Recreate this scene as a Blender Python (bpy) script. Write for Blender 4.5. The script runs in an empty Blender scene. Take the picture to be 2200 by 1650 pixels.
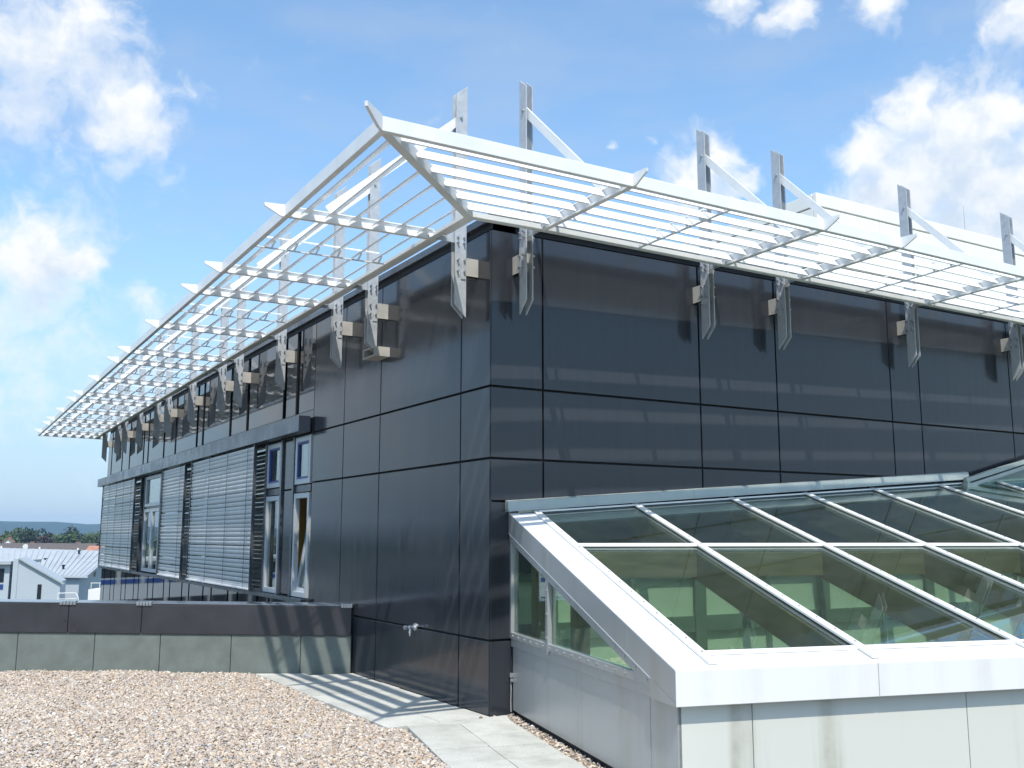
import bpy, bmesh, math, random
from mathutils import Vector, Matrix
random.seed(7)
S = bpy.context.scene
COL = S.collection
V = Vector
rad = math.radians

# ------------------------------------------------------------------ camera
cam_d = bpy.data.cameras.new('camera'); cam = bpy.data.objects.new('camera', cam_d); COL.objects.link(cam)
S.camera = cam
cam_d.sensor_width = 36.0; cam_d.lens = 2113.5 / 2200.0 * 36.0
cam_d.clip_start = 0.05; cam_d.clip_end = 20000
Rt = V((0.85984927, -0.5105466, 0.00118579)); Dn = V((0.07934742, 0.13133978, -0.98815679)); Fw = V((0.50434435, 0.84975998, 0.15344297))
mw = Matrix.Identity(4)
for i in range(3):
    mw[i][0] = Rt[i]; mw[i][1] = -Dn[i]; mw[i][2] = -Fw[i]
mw.translation = V((-4.684, -8.309, 1.65))
cam.matrix_world = mw

# ------------------------------------------------------------------ sky
SUN_AZ, SUN_EL = rad(205.4), rad(58.7)          # azimuth from +Y towards +X
W = bpy.data.worlds.new('World'); S.world = W; W.use_nodes = True
wt = W.node_tree; wn = wt.nodes; wl = wt.links
wn.clear()

def mnode(t, op, a=None, b=None, c=None, clamp=False):
    n = t.nodes.new('ShaderNodeMath'); n.operation = op; n.use_clamp = clamp
    for i, v in enumerate((a, b, c)):
        if v is None: continue
        if isinstance(v, (int, float)): n.inputs[i].default_value = v
        else: t.links.new(v, n.inputs[i])
    return n.outputs[0]
def vnode(t, op, a=None, b=None, sc=None):
    n = t.nodes.new('ShaderNodeVectorMath'); n.operation = op
    for i, v in enumerate((a, b)):
        if v is None: continue
        if isinstance(v, (tuple, Vector)): n.inputs[i].default_value = v
        else: t.links.new(v, n.inputs[i])
    if sc is not None: n.inputs['Scale'].default_value = sc
    return n
def noise(t, vec, scale, detail=2.0, rough=0.5, out='Fac'):
    n = t.nodes.new('ShaderNodeTexNoise'); n.inputs['Scale'].default_value = scale
    n.inputs['Detail'].default_value = detail; n.inputs['Roughness'].default_value = rough
    if vec is not None: t.links.new(vec, n.inputs['Vector'])
    return n.outputs[out]
def ramp(t, fac, stops):
    n = t.nodes.new('ShaderNodeValToRGB'); e = n.color_ramp.elements
    while len(e) < len(stops): e.new(0.5)
    for i, (p, c) in enumerate(stops):
        e[i].position = p; e[i].color = (*c, 1) if len(c) == 3 else c
    t.links.new(fac, n.inputs['Fac']); return n.outputs['Color']
def mrange(t, v, a, b, c=0.0, d=1.0, smooth=True):
    n = t.nodes.new('ShaderNodeMapRange'); n.interpolation_type = 'SMOOTHSTEP' if smooth else 'LINEAR'
    t.links.new(v, n.inputs['Value'])
    for k, x in zip(('From Min', 'From Max', 'To Min', 'To Max'), (a, b, c, d)): n.inputs[k].default_value = x
    return n.outputs['Result']
def mixc(t, fac, a, b, mode='MIX'):
    n = t.nodes.new('ShaderNodeMix'); n.data_type = 'RGBA'; n.blend_type = mode
    for i, v in ((0, fac), (6, a), (7, b)):
        if isinstance(v, (int, float)): n.inputs[i].default_value = v
        elif isinstance(v, tuple): n.inputs[i].default_value = (*v, 1)
        else: t.links.new(v, n.inputs[i])
    return n.outputs[2]

# cumulus: direction, angular radius, strength
CLOUDS = [
 (0.057,0.902,0.427,0.088,.66),(0.10,0.93,0.33,0.09,.28),(0.06,0.98,0.17,0.11,.36),(0.22,0.962,0.16,0.05,.30),(0.095,0.887,0.453,0.045,.72),(0.040,0.930,0.370,0.060,.5),
 (0.130,0.913,0.386,0.044,1.0),(0.155,0.913,0.376,0.026,.9),(0.135,0.927,0.345,0.022,.6),
 (0.070,0.966,0.245,0.056,1),(0.109,0.961,0.252,0.032,1),(0.067,0.975,0.205,0.070,.55),
 (0.173,0.961,0.210,0.030,.5),(0.088,0.987,0.136,0.075,.40),(0.161,0.980,0.119,0.075,.38),
 (0.784,0.516,0.346,0.070,1),(0.746,0.542,0.387,0.032,1),(0.732,0.580,0.358,0.033,1),
 (0.795,0.481,0.370,0.034,1),(0.761,0.559,0.322,0.068,1),(0.814,0.499,0.290,0.095,1),(0.79,0.55,0.27,0.06,.9),
 (0.635,0.684,0.359,0.034,1.1),(0.621,0.706,0.340,0.036,1),(0.657,0.673,0.341,0.022,.9),
 (0.603,0.628,0.495,0.030,.9),(0.646,0.594,0.482,0.030,.9),(0.698,0.539,0.475,0.030,.85),
 (0.774,0.453,0.443,0.036,.8),(0.179,0.894,0.411,0.018,.4),(0.584,0.718,0.379,0.009,.55),(0.555,0.739,0.381,0.007,.5)]
g = bpy.data.node_groups.new('cloud_density', 'ShaderNodeTree')
g.interface.new_socket('Vector', in_out='INPUT', socket_type='NodeSocketVector')
g.interface.new_socket('Density', in_out='OUTPUT', socket_type='NodeSocketFloat')
gi = g.nodes.new('NodeGroupInput'); go = g.nodes.new('NodeGroupOutput')
vin = gi.outputs[0]
def warp(vec, sc, amp, det):
    c = noise(g, vec, sc, det, 0.55, 'Color')
    s = vnode(g, 'SUBTRACT', c, (0.5, 0.5, 0.5)).outputs[0]
    return vnode(g, 'ADD', vec, vnode(g, 'SCALE', s, sc=amp).outputs[0]).outputs[0]
w1 = warp(vin, 16.0, 0.060, 3.0)
w2 = warp(w1, 60.0, 0.016, 4.0)
acc = None
for (x, y, z, r, k) in CLOUDS:
    d = vnode(g, 'DISTANCE', w2, V((x, y, z)).normalized())
    m = mnode(g, 'MULTIPLY_ADD', d.outputs['Value'], -k / (0.85 * r), k * 1.55)
    acc = m if acc is None else mnode(g, 'SMOOTH_MAX', acc, m, 0.25)
# the same kind of sky all round: scattered cumulus where the listed ones are not
low = noise(g, w1, 3.1, 2.0, 0.5)
view = vnode(g, 'DOT_PRODUCT', vin, tuple(Fw)).outputs['Value']
gen = mnode(g, 'MULTIPLY', mrange(g, low, 0.57, 0.70, 0, 1.1), mrange(g, view, 0.62, 0.80, 1.0, 0.0))
sepg = g.nodes.new('ShaderNodeSeparateXYZ'); g.links.new(vin, sepg.inputs[0])
gen = mnode(g, 'MULTIPLY', gen, mrange(g, sepg.outputs['Z'], 0.02, 0.12))
acc = mnode(g, 'MAXIMUM', acc, gen)
fb = noise(g, w1, 34.0, 7.0, 0.62)
den = mnode(g, 'ADD', acc, mnode(g, 'MULTIPLY', mnode(g, 'SUBTRACT', fb, 0.50), 1.45))
den = mrange(g, den, 0.14, 1.22)
g.links.new(den, go.inputs[0])

tc = wn.new('ShaderNodeTexCoord'); dirv = vnode(wt, 'NORMALIZE', tc.outputs['Generated']).outputs[0]
sky = wn.new('ShaderNodeTexSky'); sky.sky_type = 'NISHITA'; sky.sun_disc = False
sky.sun_elevation = SUN_EL; sky.sun_rotation = SUN_AZ; sky.altitude = 150
sky.air_density = 1.0; sky.dust_density = 1.2; sky.ozone_density = 1.6
g1 = wn.new('ShaderNodeGroup'); g1.node_tree = g; wl.new(dirv, g1.inputs[0])
up = vnode(wt, 'ADD', dirv, (-0.012, -0.012, 0.034)).outputs[0]
g2 = wn.new('ShaderNodeGroup'); g2.node_tree = g; wl.new(up, g2.inputs[0])
shade = mnode(wt, 'MULTIPLY', g2.outputs[0], mrange(wt, g1.outputs[0], 0.2, 0.9))
fine = noise(wt, dirv, 30.0, 5.0, 0.6)
shade = mnode(wt, 'MULTIPLY', shade, mrange(wt, fine, 0.32, 0.66, 0.30, 1.0))
ccol = mixc(wt, shade, (4.95, 5.0, 5.02), (3.2, 3.75, 4.45))
sep = wn.new('ShaderNodeSeparateXYZ'); wl.new(dirv, sep.inputs[0])
skyc = mixc(wt, 1.0, sky.outputs[0], (0.98, 1.22, 1.27), 'MULTIPLY')
# thin veil of high cloud, milky towards the horizon
veil_n = noise(wt, vnode(wt, 'MULTIPLY', dirv, (2.0, 2.0, 7.0)).outputs[0], 2.6, 5.0, 0.55)
veil = mnode(wt, 'MULTIPLY_ADD', mrange(wt, veil_n, 0.34, 0.75), 0.34, 0.06)
hz = mnode(wt, 'MULTIPLY', mrange(wt, sep.outputs['Z'], 0.0, 0.40, 1.0, 0.0), 0.75)
veil = mnode(wt, 'MAXIMUM', veil, hz)
skyv = mixc(wt, veil, skyc, (2.45, 2.98, 3.85))
final = mixc(wt, g1.outputs[0], skyv, ccol)
bg = wn.new('ShaderNodeBackground'); bg.inputs['Strength'].default_value = 0.15
wl.new(final, bg.inputs['Color'])
wo = wn.new('ShaderNodeOutputWorld'); wl.new(bg.outputs[0], wo.inputs['Surface'])

# ------------------------------------------------------------------ sun, exposure
sd = bpy.data.lights.new('sun', 'SUN'); sd.energy = 3.6; sd.angle = rad(0.53); sd.color = (1.0, 0.94, 0.85)
sun = bpy.data.objects.new('sun', sd); COL.objects.link(sun)
tosun = V((math.sin(SUN_AZ) * math.cos(SUN_EL), math.cos(SUN_AZ) * math.cos(SUN_EL), math.sin(SUN_EL)))
sun.rotation_euler = tosun.to_track_quat('Z', 'Y').to_euler(); sun.location = (0, 0, 30)
S.view_settings.view_transform = 'Standard'; S.view_settings.look = 'None'
S.view_settings.gamma = 1.0; S.view_settings.use_curve_mapping = False; S.view_settings.exposure = 0.5
S.render.engine = 'CYCLES'
S.cycles.max_bounces = 10; S.cycles.transparent_max_bounces = 16

# ------------------------------------------------------------------ materials
def mat(name, col, rough=0.5, metal=0.0, spec=0.5, var=0.0, vscale=6.0, bump=0.0, bscale=40.0, vec='Object', stretch=None, coat=0.0, detail=4.0):
    m = bpy.data.materials.new(name); m.use_nodes = True; t = m.node_tree
    p = t.nodes['Principled BSDF']
    p.inputs['Base Color'].default_value = (*col, 1); p.inputs['Roughness'].default_value = rough
    p.inputs['Metallic'].default_value = metal; p.inputs['Specular IOR Level'].default_value = spec
    p.inputs['Coat Weight'].default_value = coat
    t_c = t.nodes.new('ShaderNodeTexCoord'); v = t_c.outputs[vec]
    if stretch: v = vnode(t, 'MULTIPLY', v, stretch).outputs[0]
    if var:
        f = noise(t, v, vscale, detail, 0.6)
        c = ramp(t, f, [(0.3, tuple(x * (1 - var) for x in col)), (0.7, tuple(min(1, x * (1 + var)) for x in col))])
        t.links.new(c, p.inputs['Base Color'])
        r = mrange(t, f, 0.3, 0.7, max(0, rough * (1 - .25)), min(1, rough * 1.25)); t.links.new(r, p.inputs['Roughness'])
    if bump:
        b = t.nodes.new('ShaderNodeBump'); b.inputs['Strength'].default_value = bump; b.inputs['Distance'].default_value = 0.01
        t.links.new(noise(t, v, bscale, 3.0), b.inputs['Height']); t.links.new(b.outputs[0], p.inputs['Normal'])
    return m

def panel_material():
    m = bpy.data.materials.new('anthracite_panel'); m.use_nodes = True; t = m.node_tree; p = t.nodes['Principled BSDF']
    o = t.nodes.new('ShaderNodeTexCoord').outputs['Object']
    streak = noise(t, vnode(t, 'MULTIPLY', o, (7.0, 7.0, 0.35)).outputs[0], 1.6, 5.0, 0.6)
    cloud = noise(t, o, 0.9, 3.0)
    f = mnode(t, 'ADD', mnode(t, 'MULTIPLY', streak, 0.6), mnode(t, 'MULTIPLY', cloud, 0.4))
    c = ramp(t, f, [(0.3, (0.024, 0.027, 0.034)), (0.7, (0.032, 0.036, 0.044))])
    t.links.new(c, p.inputs['Base Color'])
    t.links.new(mrange(t, streak, 0.3, 0.7, 0.11, 0.17), p.inputs['Roughness'])
    p.inputs['Specular IOR Level'].default_value = 0.5
    b = t.nodes.new('ShaderNodeBump'); b.inputs['Strength'].default_value = 0.06; b.inputs['Distance'].default_value = 0.05
    t.links.new(noise(t, vnode(t, 'MULTIPLY', o, (1.6, 1.6, 0.8)).outputs[0], 1.0, 1.0), b.inputs['Height']); t.links.new(b.outputs[0], p.inputs['Normal'])
    return m

def glass_material(name, tint, refl=0.0, rough=0.0, dirt=0.0):
    m = bpy.data.materials.new(name); m.use_nodes = True; t = m.node_tree; t.nodes.clear()
    out = t.nodes.new('ShaderNodeOutputMaterial')
    tr = t.nodes.new('ShaderNodeBsdfTransparent'); tr.inputs['Color'].default_value = (*tint, 1)
    gl = t.nodes.new('ShaderNodeBsdfGlossy'); gl.inputs['Roughness'].default_value = rough; gl.inputs['Color'].default_value = (.95, .98, .97, 1)
    fr = t.nodes.new('ShaderNodeFresnel'); bf = t.nodes.new('ShaderNodeNewGeometry').outputs['Backfacing']
    t.links.new(mnode(t, 'MULTIPLY_ADD', bf, 1/1.52-1.52, 1.52), fr.inputs['IOR'])     # same reflectance from both sides of a thin pane
    fac = mnode(t, 'MULTIPLY_ADD', fr.outputs[0], 1.25, refl, clamp=True)
    mx = t.nodes.new('ShaderNodeMixShader'); t.links.new(fac, mx.inputs[0]); t.links.new(tr.outputs[0], mx.inputs[1]); t.links.new(gl.outputs[0], mx.inputs[2])
    last = mx
    if dirt:
        o = t.nodes.new('ShaderNodeTexCoord').outputs['Object']
        f = mrange(t, noise(t, o, 5.0, 6.0, 0.7), 0.40, 0.8, dirt*.7, dirt*1.6)
        df = t.nodes.new('ShaderNodeBsdfDiffuse'); df.inputs['Color'].default_value = (.5, .55, .48, 1)
        m2 = t.nodes.new('ShaderNodeMixShader'); t.links.new(f, m2.inputs[0]); t.links.new(mx.outputs[0], m2.inputs[1]); t.links.new(df.outputs[0], m2.inputs[2]); last = m2
    t.links.new(last.outputs[0], out.inputs[0]); return m

def stained_white(name, col, rough, stain, metal=0.0):
    # white sheet with brownish run marks below the joints
    m = mat(name, col, rough, metal, 0.4); t = m.node_tree; p = t.nodes['Principled BSDF']
    o = t.nodes.new('ShaderNodeTexCoord').outputs['Object']
    f = noise(t, vnode(t, 'MULTIPLY', o, (2.2, 2.2, 0.10)).outputs[0], 1.5, 4.0, 0.55)
    f2 = noise(t, o, 9.0, 5.0, 0.6)
    k = mnode(t, 'MULTIPLY', mrange(t, f, 0.50, 0.72), mrange(t, f2, 0.25, 0.75, 0.5, 1.0))
    c = mixc(t, mnode(t, 'MULTIPLY', k, stain), col, (0.27, 0.25, 0.19))
    t.links.new(c, p.inputs['Base Color']); return m

M = {}
M['panel'] = panel_material()
M['upglass'] = mat('dark_band_glass', (0.020, 0.023, 0.028), 0.035, 0, 0.75, bump=.02, bscale=.8)
M['lowglass'] = mat('dark_spandrel_glass', (0.012, 0.016, 0.024), 0.03, 0, 0.9)
M['black'] = mat('black_joint', (0.006, 0.006, 0.008), 0.7)
M['coping'] = mat('grey_coping', (0.055, 0.062, 0.075), 0.28, 0.0, 0.6, var=.15, vscale=3)
M['white'] = mat('white_paint', (0.78, 0.79, 0.79), 0.38, 0, 0.45, var=.06, vscale=4)
M['slat'] = mat('white_blade', (0.76, 0.78, 0.80), 0.34, 0, 0.5, var=.04, vscale=4)
M['frame_under'] = mat('canopy_white', (0.68, 0.70, 0.70), 0.42, 0, 0.45, var=.06, vscale=3)
M['galv'] = mat('galvanised_steel', (0.45, 0.475, 0.50), 0.45, 0.2, 0.5, var=.10, vscale=14, bump=.05, bscale=60)
M['bolt'] = mat('zinc_bolt', (0.55, 0.56, 0.57), 0.3, 0.9)
M['beige'] = mat('beige_tube', (0.46, 0.445, 0.41), 0.55, 0.15, var=.08, vscale=8)
M['box'] = mat('blind_box_metal', (0.115, 0.13, 0.155), 0.3, 0.25, 0.6, var=.08, vscale=2)
M['blind'] = mat('silver_slat', (0.73, 0.73, 0.73), 0.45, 0.0, 0.5, var=.05, vscale=3)
M['cord'] = mat('grey_cord', (0.10, 0.11, 0.13), 0.7)
M['winframe'] = mat('pale_window_frame', (0.46, 0.49, 0.51), 0.35, 0.2, var=.05)
M['blue'] = mat('blue_gasket', (0.03, 0.06, 0.24), 0.45)
M['wglass'] = glass_material('window_glass', (0.62, 0.66, 0.65), 0.12)
M['room'] = mat('dim_room', (0.10, 0.09, 0.08), 0.8)
M['curtain'] = mat('orange_curtain', (0.92, 0.48, 0.10), 0.8, var=.2, vscale=10, stretch=(6, 6, .3))
M['sglass'] = glass_material('green_skylight_glass', (0.76, 0.86, 0.79), 0.01, dirt=.018)
M['alu'] = stained_white('aluminium_cladding', (0.38, 0.40, 0.40), 0.28, .35, 0.35)
M['fascia'] = mat('white_fascia', (0.72, 0.725, 0.715), 0.36, 0, .45, var=.03, vscale=2)
M['ffront'] = stained_white('white_front_fascia', (0.72, 0.725, 0.715), 0.36, .22)
M['frontw'] = stained_white('stained_front_panel', (0.58, 0.59, 0.535), 0.42, .75)
M['flash'] = mat('zinc_flashing', (0.36, 0.40, 0.38), 0.45, 0.35, var=.12, vscale=4)
M['rubber'] = mat('black_rubber', (0.02, 0.02, 0.022), 0.6)
M['wood'] = mat('glulam_wood', (0.29, 0.21, 0.11), 0.55, var=.25, vscale=3, stretch=(1, 1, 6))
M['inwall'] = mat('pale_interior_wall', (0.80, 0.84, 0.70), 0.8, var=.06, vscale=1.2)
M['indark'] = mat('slate_interior_band', (0.045, 0.055, 0.06), 0.5)
M['ingreen'] = mat('grey_green_frame', (0.19, 0.25, 0.20), 0.6)
M['infloor'] = mat('interior_floor', (0.33, 0.36, 0.30), 0.6, var=.1)
M['inblue'] = mat('pale_blue_beam', (0.42, 0.55, 0.75), 0.4)
M['felt'] = mat('grey_green_felt', (0.155, 0.18, 0.165), 0.9, 0, .2, var=.16, vscale=5, bump=.5, bscale=160, detail=8)
M['parsheet'] = mat('dark_parapet_sheet', (0.040, 0.040, 0.045), 0.36, 0.1, .5, var=.12, vscale=3)
M['partop'] = mat('grey_parapet_top', (0.23, 0.26, 0.30), 0.2, 0.55, .6, var=.1, vscale=2)
M['chrome'] = mat('chrome', (0.80, 0.81, 0.83), 0.22, .75)
M['cable'] = mat('grey_cable', (0.32, 0.32, 0.31), 0.5)
M['deck'] = mat('deck_felt', (0.10, 0.09, 0.08), 0.9)
M['roofdeck'] = mat('roof_felt', (0.16, 0.16, 0.16), 0.9, var=.15)
M['pent'] = mat('cream_white_cladding', (0.82, 0.82, 0.77), 0.45, 0, .4, var=.03, vscale=1)

def slab_material():
    m = mat('concrete_slab', (0.42, 0.43, 0.40), 0.85, 0, .3); t = m.node_tree; p = t.nodes['Principled BSDF']
    o = t.nodes.new('ShaderNodeTexCoord').outputs['Object']
    oi = t.nodes.new('ShaderNodeObjectInfo').outputs['Random']
    n1 = noise(t, o, 2.3, 6.0, 0.65); n2 = noise(t, o, 70.0, 3.0)
    c = ramp(t, n1, [(0.28, (0.36, 0.36, 0.33)), (0.5, (0.48, 0.485, 0.45)), (0.75, (0.57, 0.57, 0.54))])
    c = mixc(t, 1.0, c, ramp(t, n2, [(0.3, (.86, .86, .86)), (0.7, (1.08, 1.08, 1.08))]), 'MULTIPLY')
    k = mrange(t, oi, 0, 1, 0.90, 1.06, False); cb = t.nodes.new('ShaderNodeCombineColor')
    for i in range(3): t.links.new(k, cb.inputs[i])
    c = mixc(t, 1.0, c, cb.outputs[0], 'MULTIPLY'); t.links.new(c, p.inputs['Base Color'])
    b = t.nodes.new('ShaderNodeBump'); b.inputs['Strength'].default_value = .25; b.inputs['Distance'].default_value = .004
    t.links.new(n2, b.inputs['Height']); t.links.new(b.outputs[0], p.inputs['Normal']); return m
M['slab'] = slab_material()

# ------------------------------------------------------------------ mesh helpers
class MB:
    def __init__(s): s.v = []; s.f = []
    def hexa(s, p):
        # p[0:4] bottom ring, p[4:8] top ring
        b = len(s.v); s.v += [tuple(q) for q in p]
        s.f += [(b+3, b+2, b+1, b), (b+4, b+5, b+6, b+7)] + [(b+i, b+(i+1) % 4, b+4+(i+1) % 4, b+4+i) for i in range(4)]
        return s
    def box(s, x0, x1, y0, y1, z0, z1):
        return s.hexa([(x0,y0,z0),(x1,y0,z0),(x1,y1,z0),(x0,y1,z0),(x0,y0,z1),(x1,y0,z1),(x1,y1,z1),(x0,y1,z1)])
    def prism(s, poly, ext):
        n = len(poly); b = len(s.v); e = V(ext)
        s.v += [tuple(V(p)) for p in poly] + [tuple(V(p) + e) for p in poly]
        s.f += [tuple(range(b+n-1, b-1, -1)), tuple(range(b+n, b+2*n))] + [(b+i, b+(i+1) % n, b+n+(i+1) % n, b+n+i) for i in range(n)]
        return s
    def quad(s, *p):
        b = len(s.v); s.v += [tuple(q) for q in p]; s.f.append(tuple(range(b, b+len(p)))); return s
    def bar(s, p, q, w, h, up=(0, 0, 1), off=0.0):
        # rectangular bar from p to q, w across, h along up, off shifts along up
        p = V(p); q = V(q); d = (q-p).normalized(); a = d.cross(V(up)).normalized(); u = a.cross(d).normalized()
        c = []
        for e in (p, q):
            e = e + u*off
            c.append([e - a*w/2 - u*h/2, e + a*w/2 - u*h/2, e + a*w/2 + u*h/2, e - a*w/2 + u*h/2])
        return s.hexa(c[0] + c[1])
    def cyl(s, p, q, r, n=10, r2=None):
        p = V(p); q = V(q); d = (q-p).normalized(); a = d.orthogonal().normalized(); u = d.cross(a); r2 = r if r2 is None else r2
        b = len(s.v)
        for e, rr in ((p, r), (q, r2)):
            for i in range(n):
                t = 2*math.pi*i/n; s.v.append(tuple(e + a*math.cos(t)*rr + u*math.sin(t)*rr))
        s.f += [tuple(range(b+n-1, b-1, -1)), tuple(range(b+n, b+2*n))] + [(b+i, b+(i+1) % n, b+n+(i+1) % n, b+n+i) for i in range(n)]
        return s
    def mesh(s, name, m, smooth=False):
        me = bpy.data.meshes.new(name); me.from_pydata(s.v, [], s.f)
        bm = bmesh.new(); bm.from_mesh(me); bmesh.ops.recalc_face_normals(bm, faces=bm.faces); bm.to_mesh(me); bm.free()
        me.materials.append(m)
        if smooth: me.polygons.foreach_set('use_smooth', [True]*len(me.polygons))
        return me

EMPTIES = {}
def thing(name, label, cat, loc=(0, 0, 0), group=None, kind=None):
    o = bpy.data.objects.new(name, None); o.empty_display_size = .2; COL.objects.link(o); o.location = loc
    tag(o, label, cat, group, kind); return o
def tag(o, label=None, cat=None, group=None, kind=None):
    for k, v in (('label', label), ('category', cat), ('group', group), ('kind', kind)):
        if v: o[k] = v
    return o
def put(o, parent):
    if parent is not None:
        o.parent = parent
        if parent.type == 'EMPTY': o.matrix_parent_inverse = Matrix.Translation(-parent.location)
    return o
def obj(name, mb, m, parent=None, bevel=0.0, smooth=False, kind=None, label=None):
    me = mb if isinstance(mb, bpy.types.Mesh) else mb.mesh(name, m, smooth)
    o = bpy.data.objects.new(name, me); COL.objects.link(o); put(o, parent)
    if bevel:
        b = o.modifiers.new('bevel', 'BEVEL'); b.width = bevel; b.segments = 2; b.limit_method = 'ANGLE'; b.harden_normals = False
    if kind: o['kind'] = kind
    if label: o['label'] = label
    return o

# local frame of the rotated skylight: t along its front, s outwards from the wall
P0 = V((0.21, 0.0, 0.0)); AZ = rad(13.82)
SU = V((math.sin(AZ), math.cos(AZ), 0)); SN = V((math.cos(AZ), -math.sin(AZ), 0))
KR = (1.88-.838)/3.57
def SK(t, s, z): return P0 + SN*t - SU*s + V((0, 0, z))
def RZ(s): return 1.88 - KR*s                      # roof plane
def flash_z(x): return 2.0 + 0.0738*(x-.19)        # top of the flashing on the wall

# ------------------------------------------------------------------ setting: ground, deck, paving
GZ = -9.0
gm = mat('town_ground_green', (0.075, 0.095, 0.05), 0.95, var=.5, vscale=.01)
gb = MB(); gb.box(-3250, 3250, -3250, 3250, GZ-.5, GZ)
obj('town_ground', gb, gm, kind='structure')

hillm = mat('forest_hill', (0.028, 0.048, 0.034), 1.0, spec=.1, var=.4, vscale=.02)
hb = MB(); N = 240
prof = [(2050, 0.0), (2250, .30), (2480, .75), (2700, 1.0), (2900, .8), (3100, 0.0)]
rows = []
for i in range(N):
    a = 2*math.pi*i/N
    h = 41 + 7*math.sin(a*5+.6) + 4*math.sin(a*13+2) + 2.0*math.sin(a*37) + 1.3*math.sin(a*71+1)
    row = []
    for r, k in prof:
        row.append(len(hb.v)); hb.v.append((r*math.sin(a), r*math.cos(a), GZ-1 + k*h*(1+.03*random.uniform(-1, 1))))
    rows.append(row)
for i in range(N):
    for j in range(len(prof)-1):
        hb.f.append((rows[i][j], rows[(i+1) % N][j], rows[(i+1) % N][j+1], rows[i][j+1]))
obj('hills', hb, hillm, kind='structure', smooth=True)

A0 = V((-.866, -.075, 0))
parR = V((-.03, 3.40, 0)); parL = V((-7.20, 7.66, 0)); pdir = (parL-parR).normalized(); pnor = V((-pdir.y, pdir.x, 0))
if pnor.y > 0: pnor = -pnor                         # towards the camera
# roof deck: left of the skylight and in front of it, walls down to the ground
db = MB()
a = SK(.05, 0, 0); b = SK(.05, 3.52, 0); c = SK(.05, 12, 0); d2 = SK(14, 3.52, 0); e = SK(14, 12, 0)
db.prism([(a.x, a.y, -.06), (b.x, b.y, -.06), (c.x, c.y, -.06), (-14, -14, -.06), (-14, 11.5, -.06), tuple(parR + V((0, .05, -.06)))][::-1], (0, 0, -.5))
db.prism([(b.x, b.y, -.06), (d2.x, d2.y, -.06), (e.x, e.y, -.06), (c.x, c.y, -.06)], (0, 0, -.5))
obj('roof_deck', db, M['deck'], kind='structure')
lb = MB(); lb.prism([(0, 3.6, -.56), (-.5, 3.6, -.56), (-13.9, 11.3, -.56), (-13.9, -13.9, -.56), (-3, -12, -.56), (0, -1, -.56)], (0, 0, GZ+.5))
obj('lower_storey', lb, M['box'], kind='structure')

path = obj('path', MB().quad((-1.04, -.05, -.045), (0, -.05, -.045), (0, 3.35, -.045), (-1.04, 3.95, -.045)), M['deck'], kind='structure')
def slab(poly):
    mbb = MB(); dz = random.uniform(-.004, .002); tx = random.uniform(-.004, .004)
    cx = sum(p[0] for p in poly)/len(poly); cy = sum(p[1] for p in poly)/len(poly)
    mbb.prism([(p[0], p[1], -.045) for p in poly], (0, 0, .045+dz))
    n = len(poly)
    for i in range(n, 2*n):
        x, y, z = mbb.v[i]; mbb.v[i] = (x, y, z + tx*(x-cx))
    return obj('paving_slab', mbb, M['slab'], path, bevel=.004)
def par_y(x): return parR.y + (x-parR.x)*pdir.y/pdir.x
for ci, (x0, x1) in enumerate(((-1.035, -.525), (-.518, -.012))):
    y = -.03
    while y < 3.9:
        y1 = min(y+.5, 4.0); a1 = min(y1-.006, par_y(x0)-.02); b1 = min(y1-.006, par_y(x1)-.02)
        if min(a1, b1) > y + .03: slab([(x0, y), (x1, y), (x1, b1), (x0, a1)])
        y += .5
def RP(t, s): q = A0 + SN*t - SU*s; return (q.x, q.y)
for ci, (t0, t1) in enumerate(((0, .468), (.476, .95))):
    for k in range(9):
        s0 = k*.5 + (.0 if ci == 0 else .02); slab([RP(t0, s0+.49), RP(t1, s0+.49), RP(t1, s0), RP(t0, s0)])
e1 = RP(.468, -.006); e2 = RP(.476, .012); e3 = RP(.95, .012)
slab([RP(.0, -.006), e1, (e1[0], -.04), (RP(0, 0)[0]+.04, -.04)])
slab([e2, e3, (.17, -.04), (e2[0], -.04)])

# ------------------------------------------------------------------ gravel
def gravel_material():
    m = mat('river_gravel', (0.4, 0.36, 0.3), 0.75, 0, .35); t = m.node_tree; p = t.nodes['Principled BSDF']
    at = t.nodes.new('ShaderNodeAttribute'); at.attribute_type = 'INSTANCER'; at.attribute_name = 'tone'
    c = ramp(t, at.outputs['Fac'], [(0, (.30, .25, .21)), (.12, (.44, .36, .28)), (.26, (.33, .30, .29)), (.40, (.55, .46, .36)), (.52, (.42, .38, .36)),
        (.64, (.60, .53, .44)), (.76, (.40, .29, .20)), (.86, (.66, .62, .56)), (.94, (.27, .27, .29)), (1.0, (.78, .76, .72))])
    o = t.nodes.new('ShaderNodeTexCoord').outputs['Object']
    c = mixc(t, 1.0, c, ramp(t, noise(t, o, 2.5, 4.0), [(.3, (.83, .81, .79)), (.7, (1.05, 1.03, 1.01))]), 'MULTIPLY')
    t.links.new(c, p.inputs['Base Color']); return m
M['gravel'] = gravel_material(); M['stray'] = mat('stray_pebble', (.22, .15, .11), .8, var=.3, vscale=30); M['gravelbed'] = mat('gravel_bed', (0.20, 0.17, 0.14), 0.95, var=.3, vscale=60)
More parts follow.
